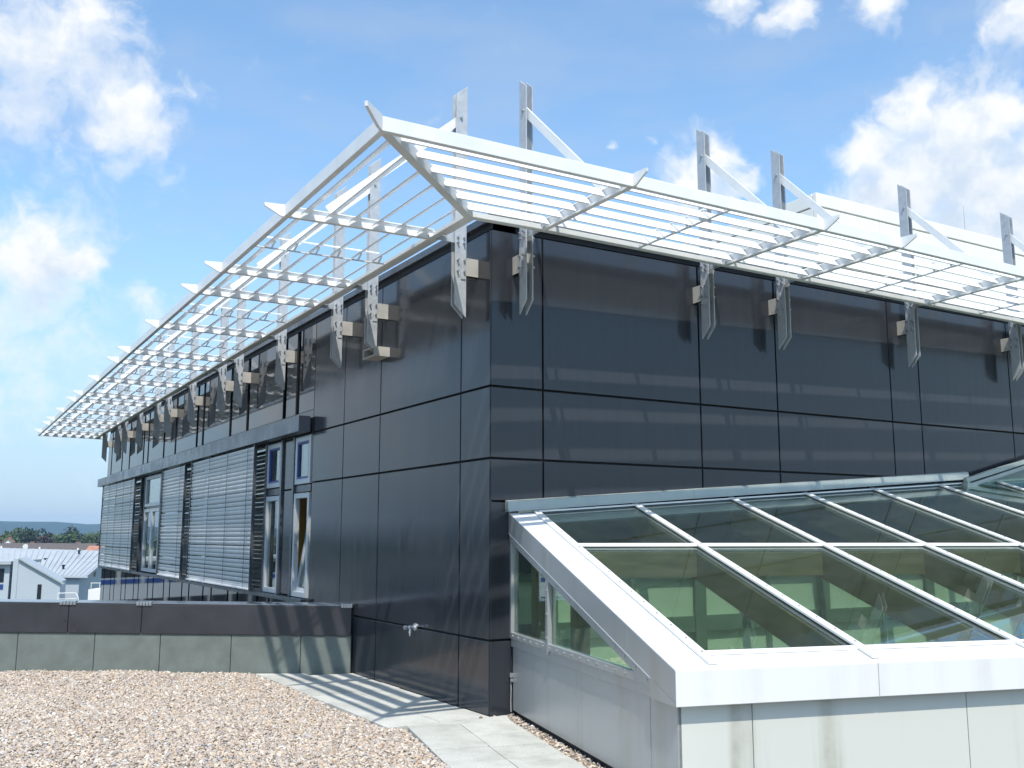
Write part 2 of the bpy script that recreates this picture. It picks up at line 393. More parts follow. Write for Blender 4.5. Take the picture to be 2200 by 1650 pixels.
def gravel_tree(name, dens, smin, smax, seed):
    t = bpy.data.node_groups.new(name, 'GeometryNodeTree')
    t.interface.new_socket('Geometry', in_out='INPUT', socket_type='NodeSocketGeometry'); t.interface.new_socket('Geometry', in_out='OUTPUT', socket_type='NodeSocketGeometry')
    n = t.nodes; l = t.links; i = n.new('NodeGroupInput'); o = n.new('NodeGroupOutput')
    dp = n.new('GeometryNodeDistributePointsOnFaces'); dp.inputs['Density'].default_value = dens; dp.inputs['Seed'].default_value = seed
    l.new(i.outputs[0], dp.inputs['Mesh'])
    ico = n.new('GeometryNodeMeshIcoSphere'); ico.inputs['Radius'].default_value = 1.0; ico.inputs['Subdivisions'].default_value = 3
    sp = n.new('GeometryNodeSetPosition'); l.new(ico.outputs[0], sp.inputs['Geometry'])
    tx = n.new('ShaderNodeTexNoise'); tx.inputs['Scale'].default_value = 1.1; tx.inputs['Detail'].default_value = 1.0
    sb = n.new('ShaderNodeVectorMath'); sb.operation = 'SUBTRACT'; l.new(tx.outputs['Color'], sb.inputs[0]); sb.inputs[1].default_value = (.5, .5, .5)
    sc = n.new('ShaderNodeVectorMath'); sc.operation = 'SCALE'; l.new(sb.outputs[0], sc.inputs[0]); sc.inputs['Scale'].default_value = 1.0
    l.new(sc.outputs[0], sp.inputs['Offset'])
    ss = n.new('GeometryNodeSetShadeSmooth'); l.new(sp.outputs[0], ss.inputs[0])
    sm = n.new('GeometryNodeSetMaterial'); sm.inputs['Material'].default_value = M['gravel']; l.new(ss.outputs[0], sm.inputs[0])
    ip = n.new('GeometryNodeInstanceOnPoints'); l.new(dp.outputs['Points'], ip.inputs['Points']); l.new(sm.outputs[0], ip.inputs['Instance'])
    def rv(kind, lo, hi, sd):
        r = n.new('FunctionNodeRandomValue'); r.data_type = kind; r.inputs['Seed'].default_value = sd
        if kind == 'FLOAT_VECTOR': r.inputs[0].default_value = lo; r.inputs[1].default_value = hi; return r.outputs[0]
        r.inputs[2].default_value = lo; r.inputs[3].default_value = hi; return r.outputs[1]
    l.new(rv('FLOAT_VECTOR', (-.7, -.7, 0), (.7, .7, 6.28), 3), ip.inputs['Rotation'])
    mul = n.new('ShaderNodeVectorMath'); mul.operation = 'SCALE'; l.new(rv('FLOAT_VECTOR', (.75, .55, .42), (1.35, 1.0, .72), 5), mul.inputs[0])
    pw = n.new('ShaderNodeMath'); pw.operation = 'POWER'; l.new(rv('FLOAT', 0.0, 1.0, 9), pw.inputs[0]); pw.inputs[1].default_value = 1.8
    ma = n.new('ShaderNodeMath'); ma.operation = 'MULTIPLY_ADD'; l.new(pw.outputs[0], ma.inputs[0]); ma.inputs[1].default_value = smax-smin; ma.inputs[2].default_value = smin
    l.new(ma.outputs[0], mul.inputs['Scale']); l.new(mul.outputs[0], ip.inputs['Scale'])
    st = n.new('GeometryNodeStoreNamedAttribute'); st.data_type = 'FLOAT'; st.domain = 'INSTANCE'; st.inputs['Name'].default_value = 'tone'
    l.new(ip.outputs[0], st.inputs['Geometry']); l.new(rv('FLOAT', 0.0, 1.0, 21), [s for s in st.inputs if s.name == 'Value' and s.enabled][0])
    tr = n.new('GeometryNodeTranslateInstances'); l.new(st.outputs[0], tr.inputs[0]); tr.inputs['Local Space'].default_value = False
    l.new(rv('FLOAT_VECTOR', (0, 0, -.004), (0, 0, .012), 31), tr.inputs['Translation'])
    j = n.new('GeometryNodeJoinGeometry'); l.new(tr.outputs[0], j.inputs[0]); l.new(i.outputs[0], j.inputs[0]); l.new(j.outputs[0], o.inputs[0])
    return t
gb = MB(); NX, NY = 56, 60
def inside_gravel(x, y):
    if y > par_y(x) - .015: return False
    if y > -.05 and x > -1.045: return False
    q = V((x, y, 0)) - A0; t = q.dot(SN); s = -q.dot(SU)
    if s >= -.02 and t > -.012: return False
    if y <= -.05 and x > A0.x: return False
    return True
# strips that follow the path edges exactly
X0, Y0 = -7.4, -4.2
def ghz(x, y):
    d = max(0, 1 - abs(par_y(x)-y)/1.2)
    return -.022 + .035*d*min(1, max(0, (-x-1.2)/1.5)) + .010*math.sin(x*2.1+y*1.3) + .008*math.sin(x*4.3-y*3.1+1)
def strip(yb, yt_f, xl, xr_f, nx, ny):
    idx = []
    for j in range(ny+1):
        row = []
        for i in range(nx+1):
            f = j/ny; y_ref = yb + (yt_f(xl)-yb)*f
            xr = xr_f(y_ref); x = xl + (xr-xl)*i/nx; y = yb + (yt_f(x)-yb)*f
            row.append(len(gb.v)); gb.v.append((x, y, ghz(x, y)))
        idx.append(row)
    for j in range(ny):
        for i in range(nx): gb.f.append((idx[j][i], idx[j][i+1], idx[j+1][i+1], idx[j+1][i]))
strip(-.05, lambda x: par_y(x)-.02, X0, lambda y: -1.045, 40, 40)
tanaz = math.tan(AZ)
strip(Y0, lambda x: -.05, X0, lambda y: A0.x - .012 + (y - A0.y)*tanaz, 40, 30)
gr = obj('gravel', gb, M['gravelbed'], kind='stuff')
tag(gr, 'tan and white river gravel spread over the flat roof', 'gravel')
md = gr.modifiers.new('pebbles', 'NODES'); md.node_group = gravel_tree('pebble_scatter', 2700, .0080, .0205, 1)
sb_ = MB(); pts = [(k*.25) for k in range(19)]
for k in range(18):
    s0, s1 = pts[k], pts[k+1]
    q = [SK(-.085, s0-.02, -.03), SK(.06, s0-.02, -.015), SK(.06, s1-.02, -.015), SK(-.085, s1-.02, -.03)]
    sb_.quad(*q)
sb_.quad((-.02, -.04, -.02), (.2, -.04, -.02), (.3, .0, -.02), (0, .0, -.02))
gs = obj('gravel', sb_, M['gravelbed'], kind='stuff'); tag(gs, 'thin line of tan gravel in the gap between paving and skylight wall', 'gravel')
md = gs.modifiers.new('pebbles', 'NODES'); md.node_group = gravel_tree('pebble_strip', 1500, .007, .018, 4)

for (px_, py_) in ((-.118, -.060),):
    bm = bmesh.new(); bmesh.ops.create_icosphere(bm, subdivisions=2, radius=.014)
    for v in bm.verts: v.co = V((v.co.x*1.3, v.co.y, v.co.z*.65)) + V((random.uniform(-1, 1), random.uniform(-1, 1), random.uniform(-1, 1)))*.0012
    me = bpy.data.meshes.new('pebble'); bm.to_mesh(me); bm.free(); me.materials.append(M['stray']); me.polygons.foreach_set('use_smooth', [True]*len(me.polygons))
    o = obj('pebble', me, None); o.location = (px_, py_, .006); o.rotation_euler.z = random.uniform(0, 6)
    tag(o, 'small brown stone lying loose on the paving by the foot of the dark corner', 'stone')

# ------------------------------------------------------------------ office building
bld = thing('office_building', 'long office block clad in glossy anthracite panels with a row of windows', 'building', (0, 0, 0))
G = .011
def facade_left(y0, y1, z0, z1, name='facade_panel', m=None, x=0.0):
    return obj(name, MB().box(x, x+.03, y0+G, y1-G, z0+G, z1-G), m or M['panel'], bld, bevel=.003)
def facade_right(x0, x1, z0, z1, za=None, zb=None):
    za = z0 if za is None else za; zb = z0 if zb is None else zb
    b = MB(); p = [(x0+G, 0, za+G), (x1-G, 0, zb+G), (x1-G, .03, zb+G), (x0+G, .03, za+G), (x0+G, 0, z1-G), (x1-G, 0, z1-G), (x1-G, .03, z1-G), (x0+G, .03, z1-G)]
    b.hexa(p); return obj('facade_panel', b, M['panel'], bld, bevel=.003)
YB = [0.0, .62, 2.72, 3.93, 5.12]; ZB = [-.03, .68, 2.405, 3.115, 4.71]
for i in range(4):
    for j in range(4): facade_left(YB[i] + (.0 if i else -.011+.011), YB[i+1], ZB[j], ZB[j+1])
XB = [0.0, .612, 2.703, 3.90, 5.94, 6.515, 8.51, 9.7, 11.8, 12.4, 14.4, 16.0]
for i in range(len(XB)-1):
    x0, x1 = XB[i], XB[i+1]; z0 = flash_z(x0)-.06; z1 = flash_z(x1)-.06
    facade_right(x0, x1, 3.115, 4.71)
    facade_right(x0, x1, 2.405, 3.115, max(2.405, z0), max(2.405, z1))
    if z1 < 2.39: facade_right(x0, x1, 1.99 if i == 0 else z0, 2.405, 1.99 if i == 0 else z0, 1.99 if i == 0 else z1)
facade_right(0, .26, .68, 1.99); facade_right(0, .30, -.03, .68)
# masonry core behind the joints
cb = MB(); cb.box(.035, 16.0, .035, 5.10, 1.9, 4.72); cb.box(.035, .30, .035, 5.10, -4, 1.9); cb.box(.06, 16, 5.10, 23.5, 3.12, 4.72)
cb.box(.06, 16, 5.10, 23.5, -4.6, .70); cb.box(2.2, 16, 5.10, 23.5, .70, 3.12); cb.box(.30, 16, 2.3, 5.10, GZ, 1.9)
cb.box(.06, 15.9, 5.2, 23.4, GZ, -4.6); cb.box(.06, 2.2, 23.3, 23.5, .7, 3.12); cb.box(.06, 2.2, 5.0, 5.14, .7, 3.12)
obj('core_wall', cb, M['black'], bld)
rb = MB(); rb.box(.05, 15.9, .05, 23.4, 4.725, 4.78); obj('roof', rb, M['roofdeck'], bld)
# coping in lengths
yy = [-.03, 1.95, 4.0, 6.0, 8.3, 10.6, 12.9, 15.2, 17.5, 19.8, 21.8, 23.53]
for a, b in zip(yy, yy[1:]): obj('coping', MB().box(-.03, .32, a+.003, b-.003, 4.785, 4.865), M['coping'], bld, bevel=.006)
xx = [.325, 2.3, 4.4, 6.5, 8.6, 10.7, 12.8, 16.0]
for a, b in zip(xx, xx[1:]): obj('coping', MB().box(a+.003, b-.003, -.03, .32, 4.785, 4.865), M['coping'], bld, bevel=.006)
ub = MB(); ub.box(.035, 16, .02, .3, 4.72, 4.785); ub.box(.02, .3, .02, 23.5, 4.72, 4.785); obj('shadow_gap', ub, M['black'], bld)
# far-left band above the blinds: panels parted by wide black slits
SL = [5.12, 5.87, 6.49, 8.51, 9.62, 11.67, 12.18, 14.17, 15.40, 17.27, 17.87, 19.84, 21.0, 22.83, 23.5]
for k in range(len(SL)-1):
    a = SL[k] + (.085 if k else .011); b = SL[k+1] - (.085 if k < len(SL)-2 else .0)
    obj('facade_panel', MB().box(0, .03, a, b, 3.45, 4.70), M['upglass'], bld, bevel=.003)
for a, b in ((5.131, 9.6), (9.61, 14.2), (14.21, 19), (19.01, 23.5)): obj('facade_panel', MB().box(0, .03, a, b, 3.10, 3.445), M['panel'], bld)
# blind box
bxb = MB().box(-.205, -.035, 5.16, 23.85, 3.125, 3.352); obj('blind_box', bxb, M['box'], bld, bevel=.004)
for y in (5.3, 8.5, 12, 15.4, 18, 21): obj('blind_bracket', MB().box(-.034, .0, y, y+.1, 3.17, 3.32), M['bolt'], bld)
# windows of the long side
def pane_quad(y0, y1, z0, z1, x): return MB().box(x, x+.012, y0, y1, z0, z1)
def window(y0, y1, z0, z1, blue=False, tilt=0.0, fw=.075, label=None):
    f = MB(); x0, x1 = -.02, .05
    f.box(x0, x1, y0, y0+fw, z0, z1); f.box(x0, x1, y1-fw, y1, z0, z1); f.box(x0, x1, y0+fw, y1-fw, z0, z0+fw); f.box(x0, x1, y0+fw, y1-fw, z1-fw, z1)
    w = obj('window', f, M['winframe'], bld, bevel=.004, label=label)
    a, b, c, d = y0+fw, y1-fw, z0+fw, z1-fw
    if blue:
        q = MB(); h = .03; X0, X1 = -.012, .04
        q.box(X0, X1, a, a+h, c, d); q.box(X0, X1, b-h, b, c, d); q.box(X0, X1, a+h, b-h, c, c+h); q.box(X0, X1, a+h, b-h, d-h, d)
        obj('frame', q, M['blue'], w, label='blue inner frame'); a += h; b -= h; c += h; d -= h
    if tilt:
        L = d-c; ti = math.sin(tilt)*L; co = math.cos(tilt)*L; q = MB(); h = .055
        def P(y, r, dx=0): return (.02 + ti*r + dx, y, c + co*r)
        for (ya, yb_, ra, rb_) in ((a, a+h, 0, 1), (b-h, b, 0, 1), (a+h, b-h, 0, h/L), (a+h, b-h, 1-h/L, 1)):
            q.hexa([P(ya, ra), P(yb_, ra), P(yb_, ra, .05), P(ya, ra, .05), P(ya, rb_), P(yb_, rb_), P(yb_, rb_, .05), P(ya, rb_, .05)])
        obj('sash', q, M['winframe'], w, label='window sash tilted inwards at the top')
        obj('pane', MB().quad(P(a+h, .05, .02), P(b-h, .05, .02), P(b-h, .95, .02), P(a+h, .95, .02)), M['wglass'], w)
    else:
        obj('pane', pane_quad(a, b, c, d, .015), M['wglass'], w)
    return w
window(5.16, 5.82, .80, 2.27, tilt=rad(9)); window(5.16, 5.82, 2.40, 3.09, blue=True)
window(6.50, 7.20, .80, 2.27); window(6.50, 7.20, 2.40, 3.09, blue=True)
window(15.42, 16.30, .82, 2.30); window(16.31, 17.22, .82, 2.30); window(15.42, 17.22, 2.36, 3.09)
for (a, b) in ((5.94, 6.42), (7.28, 7.40)): 
    facade_left(a, b, .80, 2.34, x=.0); facade_left(a, b, 2.34, 3.09, x=.0)
for y in (5.875, 6.455, 7.24, 12.05, 15.36, 17.28, 17.8): obj('mullion', MB().box(-.03, .05, y-.035, y+.035, .795, 3.11), M['coping'], bld, bevel=.003)
for a, b in ((5.16, 5.83), (6.50, 7.20)): obj('spandrel', MB().box(.0, .05, a, b, 2.285, 2.385), M['coping'], bld, bevel=.003)
obj('spandrel', MB().box(.0, .05, 15.40, 17.24, 2.305, 2.355), M['coping'], bld, bevel=.003)
for (a, b) in ((7.42, 9.0), (9.0, 10.5), (10.5, 12.0), (12.1, 13.7), (13.7, 15.3), (17.86, 19.6), (19.6, 21.4), (21.4, 23.3)):
    w = obj('window', MB().box(.02, .05, a, b, .75, .83), M['coping'], bld); obj('pane', pane_quad(a+.02, b-.02, .84, 3.1, .03), M['wglass'], w)
sl = MB(); sl.box(-.10, .06, 5.14, 23.5, .735, .79); obj('sill', sl, M['coping'], bld, bevel=.004)
y = 5.14; k = 0
while y < 23.4:
    w = (.62, 1.15)[k % 2]; b = min(23.5, y+w)
    obj('facade_panel', MB().box(.0, .03, y+.05, b-.05, -1.2, .72), M['lowglass'], bld)
    obj('facade_panel', MB().box(.0, .03, y+.03, b-.03, -4.6, -1.22), M['panel'], bld); y = b; k += 1
rm = MB(); rm.box(1.6, 1.65, 5.15, 23.3, .7, 3.12); rm.box(.1, 1.6, 5.15, 23.3, .68, .70); rm.box(.1, 1.6, 7.30, 7.36, .70, 3.1); rm.box(.1, 1.6, 15.2, 15.26, .7, 3.1)
obj('room_lining', rm, M['room'], bld)
cu = MB(); n = 22
for i in range(n):
    y0 = 5.95 + .8*i/n; y1 = 5.95 + .8*(i+1)/n; x0 = .34+.025*math.sin(i*1.3); x1 = .34+.025*math.sin((i+1)*1.3)
    cu.quad((x0, y0, .82), (x1, y1, .82), (x1, y1, 3.05), (x0, y0, 3.05))
tag(obj('curtain', cu, M['curtain'], smooth=True), 'orange curtain hanging behind the tilted window beside the dark wall', 'curtain')

# spare box tube on the wall
bt = MB(); x0, x1, y0, y1, z0, z1 = -.20, 0.0, 2.47, 2.83, 3.79, 3.905; th = .012
bt.box(x0, x1, y0, y1, z0, z0+th); bt.box(x0, x1, y0, y1, z1-th, z1); bt.box(x0, x1, y0, y0+th, z0+th, z1-th); bt.box(x0, x1, y1-th, y1, z0+th, z1-th)
obj('box_tube', bt, M['beige'], bld, label='open ended beige box tube without a post')

# ------------------------------------------------------------------ roof plant room
pen = thing('plant_room', 'cream white rooftop plant room with a dark joint below its top band', 'building', (10.38, 5, 4.8))
PX, PY = 10.38, 5.0
for k in range(7):
    a = PX + (0 if k == 0 else 2.2*k - .3); b = PX + 2.2*(k+1) - .3
    obj('cladding_panel', MB().box(a+.006, b-.006, PY, PY+.1, 8.30, 8.57), M['pent'], pen, bevel=.008)
    obj('cladding_panel', MB().box(a+.006, b-.006, PY, PY+.1, 7.10, 8.265), M['pent'], pen, bevel=.008)
    obj('cladding_panel', MB().box(a+.006, b-.006, PY, PY+.1, 4.80, 7.065), M['pent'], pen, bevel=.008)
for k in range(4):
    a = PY + .11 + (0 if k == 0 else 2.3*k-.3); b = PY + .11 + 2.3*(k+1)-.3
    obj('cladding_panel', MB().box(PX+.006, PX+.1, a+.006, b-.006, 8.30, 8.57), M['pent'], pen, bevel=.008)
    obj('cladding_panel', MB().box(PX+.006, PX+.1, a+.006, b-.006, 7.10, 8.265), M['pent'], pen, bevel=.008)
    obj('cladding_panel', MB().box(PX+.006, PX+.1, a+.006, b-.006, 4.80, 7.065), M['pent'], pen, bevel=.008)
obj('core_wall', MB().box(PX+.12, PX+15, PY+.12, PY+8.9, 4.79, 8.54), M['black'], pen)
obj('lightning_rod', MB().cyl((15.3, 5.06, 8.5), (15.3, 5.06, 9.19), .010, 6, .005), M['galv'], pen)

# ------------------------------------------------------------------ sunshade canopy
can = thing('sunshade_canopy', 'white louvred sunshade canopy wrapping the corner of the dark building on steel posts', 'canopy', (0, 0, 4.5))
LY = [.27, 2.55, 3.72, 6.08, 8.42, 9.53, 11.85, 14.15, 15.28, 17.45, 19.55, 20.68, 22.9]
RX = [.28, 2.66, 3.84, 6.16, 8.40, 9.6, 11.95, 14.3]
# frame lines: (along, outward) tables; bottoms of beams
CI = V((-.53, -.525, 4.575)); CO = V((-2.085, -2.085, 4.525))
def lerp(a, b, f): return a + (b-a)*f
def left_frame(y):
    f = (y + 2.085)/26.1; o = V((lerp(-2.05, -1.93, f), y, lerp(4.555, 4.60, min(1, f*2.2))))
    i = V((lerp(-.535, -.34, f), y, 4.585)); return i, o
def right_frame(x):
    f = (x + 2.085)/10.0; o = V((x, lerp(-2.02, -1.78, f), lerp(4.565, 4.63, min(1, f*1.4))))
    i = V((x, lerp(-.555, -.40, f), 4.585)); return i, o
stL = [(CI, CO)] + [left_frame(y) for y in LY] + [left_frame(24.0)]
stR = [(CI, CO)] + [right_frame(x) for x in RX]
BH = .112
def frames(stations, out, name):
    for k in range(len(stations)-1):
        (i0, o0), (i1, o1) = stations[k], stations[k+1]
        b = MB(); 
        d = (o1-o0).normalized()*.002
        a0, a1 = o0 + d, o1 - d
        inn = -out*.05
        b.hexa([a0, a1, a1+inn, a0+inn, a0+V((0, 0, BH)), a1+V((0, 0, BH)), a1+inn+V((0, 0, BH)), a0+inn+V((0, 0, BH))])
        obj('outer_beam', b, M['white'], can, bevel=.004)
        # inner beam: web with a foot flange
        b = MB(); t = out*.008; fl = out*.045; h = V((0, 0, .075)); th = V((0, 0, .010))
        b.hexa([i0, i1, i1-t, i0-t, i0+h, i1+h, i1-t+h, i0-t+h]); b.hexa([i0, i1, i1+fl, i0+fl, i0+th, i1+th, i1+fl+th, i0+fl+th]); wf = -out*.15; tz = V((0, 0, .076)); e0 = (i1-i0).normalized()*.004
        b.hexa([i0+e0-t+tz-th, i1-e0-t+tz-th, i1-e0+wf+tz-th, i0+e0+wf+tz-th, i0+e0-t+tz, i1-e0-t+tz, i1-e0+wf+tz, i0+e0+wf+tz])
        obj('inner_beam', b, M['frame_under'], can)
frames(stL, V((-1, 0, 0)), 'left'); frames(stR, V((0, -1, 0)), 'right')
# hip and corner fin
hip = MB(); hip.bar(CI+V((0, 0, .05)), CO+V((.03, .03, .055)), .075, .10); obj('hip_beam', hip, M['frame_under'], can, bevel=.004)
dg = V((-1, -1, 0)).normalized(); sd_ = V((1, -1, 0)).normalized()*.012
fp = [CO + V((0, 0, .0)), CO + dg*.06 + V((0, 0, .004)), CO + dg*.27 + V((0, 0, .065)), CO + dg*.275 + V((0, 0, .10)), CO + V((0, 0, BH+.004))]
obj('fin', MB().prism([p - sd_ for p in fp], sd_*2), M['white'], can)
# blades: NB per bay, tilted 45 degrees, outer face to the sky and outwards
NB = 6; BW = .145
def blade(p, q, out, tilt):
    up = V((0, 0, 1)); a = (out*math.sin(tilt) - up*math.cos(tilt)).normalized(); nrm = (out*math.cos(tilt) + up*math.sin(tilt)).normalized(); th = .0045
    prof = [-a*BW/2 - nrm*.005, -a*BW*.18, a*BW*.18, a*BW/2 - nrm*.005]
    poly0 = [p + x + nrm*th for x in prof] + [p + x - nrm*th for x in prof[::-1]]
    b = MB(); n = len(poly0); base = len(b.v); dv = q - p
    b.v += [tuple(x) for x in poly0] + [tuple(x + dv) for x in poly0]
    b.f += [tuple(range(n-1, -1, -1)), tuple(range(n, 2*n))] + [(i, (i+1) % n, n+(i+1) % n, n+i) for i in range(n)]
    return b
FR = [.085, .241, .397, .553, .709, .865]
def rib(pi, po, out, along):
    # mid-bay carrier: lower rod, upper rod and a clip at each blade
    b = MB(); lo = V((0, 0, .022)); hi = V((0, 0, .135))
    b.bar(lerp(pi, po, .0)+lo, lerp(pi, po, 1)+lo, .022, .012); obj('carrier_rod', b, M['frame_under'], can)
    b = MB(); b.bar(lerp(pi, po, .07)+hi, lerp(pi, po, .97)+hi, .022, .012); obj('carrier_rod', b, M['white'], can)
    c = MB()
    for f in FR:
        q = lerp(pi, po, f); c.bar(q + lo - out*.02, q + hi - out*.075, .018, .010, up=along)
    obj('blade_clip', c, M['frame_under'], can, kind='stuff')
def bays(st, out, along, first_left):
    for k in range(len(st)-1):
        (i0, o0), (i1, o1) = st[k], st[k+1]
        for f in FR:
            p = lerp(i0, o0, f) + V((0, 0, .078)); q = lerp(i1, o1, f) + V((0, 0, .078))
            d = (q-p).normalized(); obj('louvre_blade', blade(p + d*.03, q - d*.025, out, rad(57 if first_left else 43)), M['slat'], can)
        L = ((i1-i0).length + (o1-o0).length)/2
        if L > 1.6:
            if k == 0:
                w = .40 if first_left else .55
                # carrier perpendicular to the wall, cut short by the hip beam
                c0 = lerp(o0, o1, .46) ; ci = c0 - out*(1.42)
                hipf = None
                pin = c0 - out*min(1.50, abs((c0-CO).dot(along)) * 1.0 if abs((c0-CO).dot(along)) < 1.5 else 1.5)
                rib(V((pin.x, pin.y, 4.58)), c0, out, along)
            else: rib(lerp(i0, i1, .5), lerp(o0, o1, .5), out, along)
bays(stL, V((-1, 0, 0)), V((0, 1, 0)), True); bays(stR, V((0, -1, 0)), V((1, 0, 0)), False)

def post_set(c, pi, po, out, along):
    # c: post centre on the wall line; plates 0.14..0.27 off the wall
    arm = MB(); h = V((0, 0, .05))
    arm.bar(pi - out*.02 + h, po - out*.03 + h, .016, .092)
    arm.bar(pi - out*.0 + V((0, 0, .006)), po - out*.03 + V((0, 0, .006)), .05, .010)
    arm.bar(pi - out*.0 + V((0, 0, .100)), po - out*.03 + V((0, 0, .100)), .05, .008)
    am = obj('arm', arm, M['white'], can)
    w = along*.009
    f = [po, po + out*.035 + V((0, 0, .002)), po + out*.185 + V((0, 0, .075)), po + out*.19 + V((0, 0, .105)), po + V((0, 0, BH+.003))]
    obj('fin', MB().prism([p - w for p in f], w*2), M['white'], am)
    base = c.copy(); base.z = 0
    pb = MB()
    for sgn in (-1, 1):
        o0 = base + along*(.036*sgn - .006)
        def Q(off, z): return o0 + out*off + V((0, 0, z))
        pb.prism([Q(.14, 3.83), Q(.27, 3.96), Q(.27, 6.19), Q(.14, 6.30)], along*.012)
    pb.prism([base + along*-.052 + out*.15 + V((0, 0, 4.22)), base + along*-.052 + out*.205 + V((0, 0, 4.22)), base + along*-.052 + out*.205 + V((0, 0, 4.50)), base + along*-.052 + out*.15 + V((0, 0, 4.50))], along*.008)
    po_ = obj('post', pb, M['galv'], can, bevel=.002)
    st = MB(); st.prism([base + along*.028 + out*0 + V((0, 0, 4.265)), base + along*.028 + out*.20 + V((0, 0, 4.265)), base + along*.028 + out*.20 + V((0, 0, 4.45)), base + along*.028 + V((0, 0, 4.45))], along*-.056)
    st.prism([base + along*.038 + V((0, 0, 4.265)), base + along*.038 + out*.139 + V((0, 0, 4.265)), base + along*.038 + out*.139 + V((0, 0, 4.45)), base + along*.038 + V((0, 0, 4.45))], along*-.076)
    obj('wall_stub', st, M['beige'], po_)
    gp = MB(); gp.prism([base + along*-.006 + out*.15 + V((0, 0, 4.60)), V((pi.x, pi.y, 4.60)) + along*-.006, V((pi.x, pi.y, 4.67)) + along*-.006, base + along*-.006 + out*.15 + V((0, 0, 4.69))], along*.012)
    obj('gusset', gp, M['galv'], po_)
    br = MB(); top = base + out*.215 + V((0, 0, 5.93)); ft = V((po.x, po.y, 0)) - out*.42 + V((0, 0, 4.70))
    br.bar(top + (top-ft).normalized()*.09, ft, .016, .085, up=along.cross(out))
    bra = obj('brace', br, M['white'], po_)
    bt = MB()
    for z in (4.30, 4.415, 4.60, 4.655):
        for off in (.17, .24):
            for sgn in (-1, 1):
                q = base + out*off + V((0, 0, z)); bt.cyl(q + along*.036*sgn, q + along*.072*sgn, .012, 6)
    q = base + out*.215 + V((0, 0, 5.94)); bt.cyl(q - along*.06, q + along*.06, .016, 8)
    obj('bolts', bt, M['bolt'], po_)
    ds = MB(); ds.cyl(pi + out*.012 + V((0, 0, .035)), pi + out*.05 + V((0, 0, .02)), .018, 8, .028); obj('arm_light_spot', ds, M['white'], am)  # white cone added as the bright spot of light on the arm end
for k, y in enumerate(LY):
    i, o = stL[k+1]; post_set(V((0, y+.03, 0)), i, o, V((-1, 0, 0)), V((0, 1, 0)))
for k, x in enumerate(RX):
    i, o = stR[k+1]; post_set(V((x+.01, 0, 0)), i, o, V((0, -1, 0)), V((1, 0, 0)))
eb = MB(); i, o = stL[-1]; eb.bar(i + V((.3, 0, .05)), o + V((.0, 0, .055)), .06, .10); obj('end_beam', eb, M['frame_under'], can, bevel=.003)

# ------------------------------------------------------------------ venetian blinds
PITCH = .0722
def slat_mesh(y0, y1):
    b = MB(); n = 5; ang = rad(71); W_ = .072
    prof = []
    for i in range(n+1):
        f = i/n - .5; bow = .007*(1-4*f*f)
        # outer edge lower: direction out/down
        px = -.15 - math.cos(ang)*W_*f - math.sin(ang)*bow; pz = math.sin(ang)*W_*f - math.cos(ang)*bow
        prof.append((px, pz))
    for i in range(n):
        (xa, za), (xb_, zb_) = prof[i], prof[i+1]
        b.quad((xa, y0, za), (xb_, y0, zb_), (xb_, y1, zb_), (xa, y1, za))
    me = b.mesh('slat', M['blind'], True); return me
def blind(y0, y1, label):
    t = thing('venetian_blind', label, 'blind', (-.15, y0, 3.10), 'closed outdoor blinds on the long window front')
    me = slat_mesh(y0, y1)
    for k in range(31):
        o = obj('slat', me, None, t); o.location.z = .885 + PITCH*k + random.uniform(-.002, .002); o.rotation_euler.x = random.uniform(-.0006, .0006)
    n = max(2, round((y1-y0)/1.0))
    for k in range(n):
        yc = y0 + .25 + (y1-y0-.5)*k/(n-1)
        obj('cord', MB().box(-.196, -.192, yc-.009, yc+.009, .85, 3.12), M['cord'], t)
    obj('bottom_rail', MB().box(-.185, -.115, y0, y1, .815, .845), M['blind'], t, bevel=.004)
    g_ = MB(); g_.box(-.175, -.125, y0-.05, y0-.02, .79, 3.12); g_.box(-.175, -.125, y1+.02, y1+.05, .79, 3.12); obj('guide_rail', g_, M['coping'], t)
blind(7.47, 11.72, 'wide silver venetian blind nearest the open window, closed over the glass')
blind(12.38, 14.48, 'narrow silver venetian blind in the middle, closed between the other two blinds')
blind(17.92, 22.95, 'silver venetian blind at the far end of the facade beyond the uncovered window')

# ------------------------------------------------------------------ skylight
sk = thing('skylight', 'lean-to glass skylight with white aluminium frame against the dark wall', 'skylight', tuple(P0))
TW = 9.2
def SB(t0, t1, s0, s1, z0, z1):
    b = MB(); return b.hexa([SK(t0, s1, z0), SK(t1, s1, z0), SK(t1, s0, z0), SK(t0, s0, z0), SK(t0, s1, z1), SK(t1, s1, z1), SK(t1, s0, z1), SK(t0, s0, z1)])
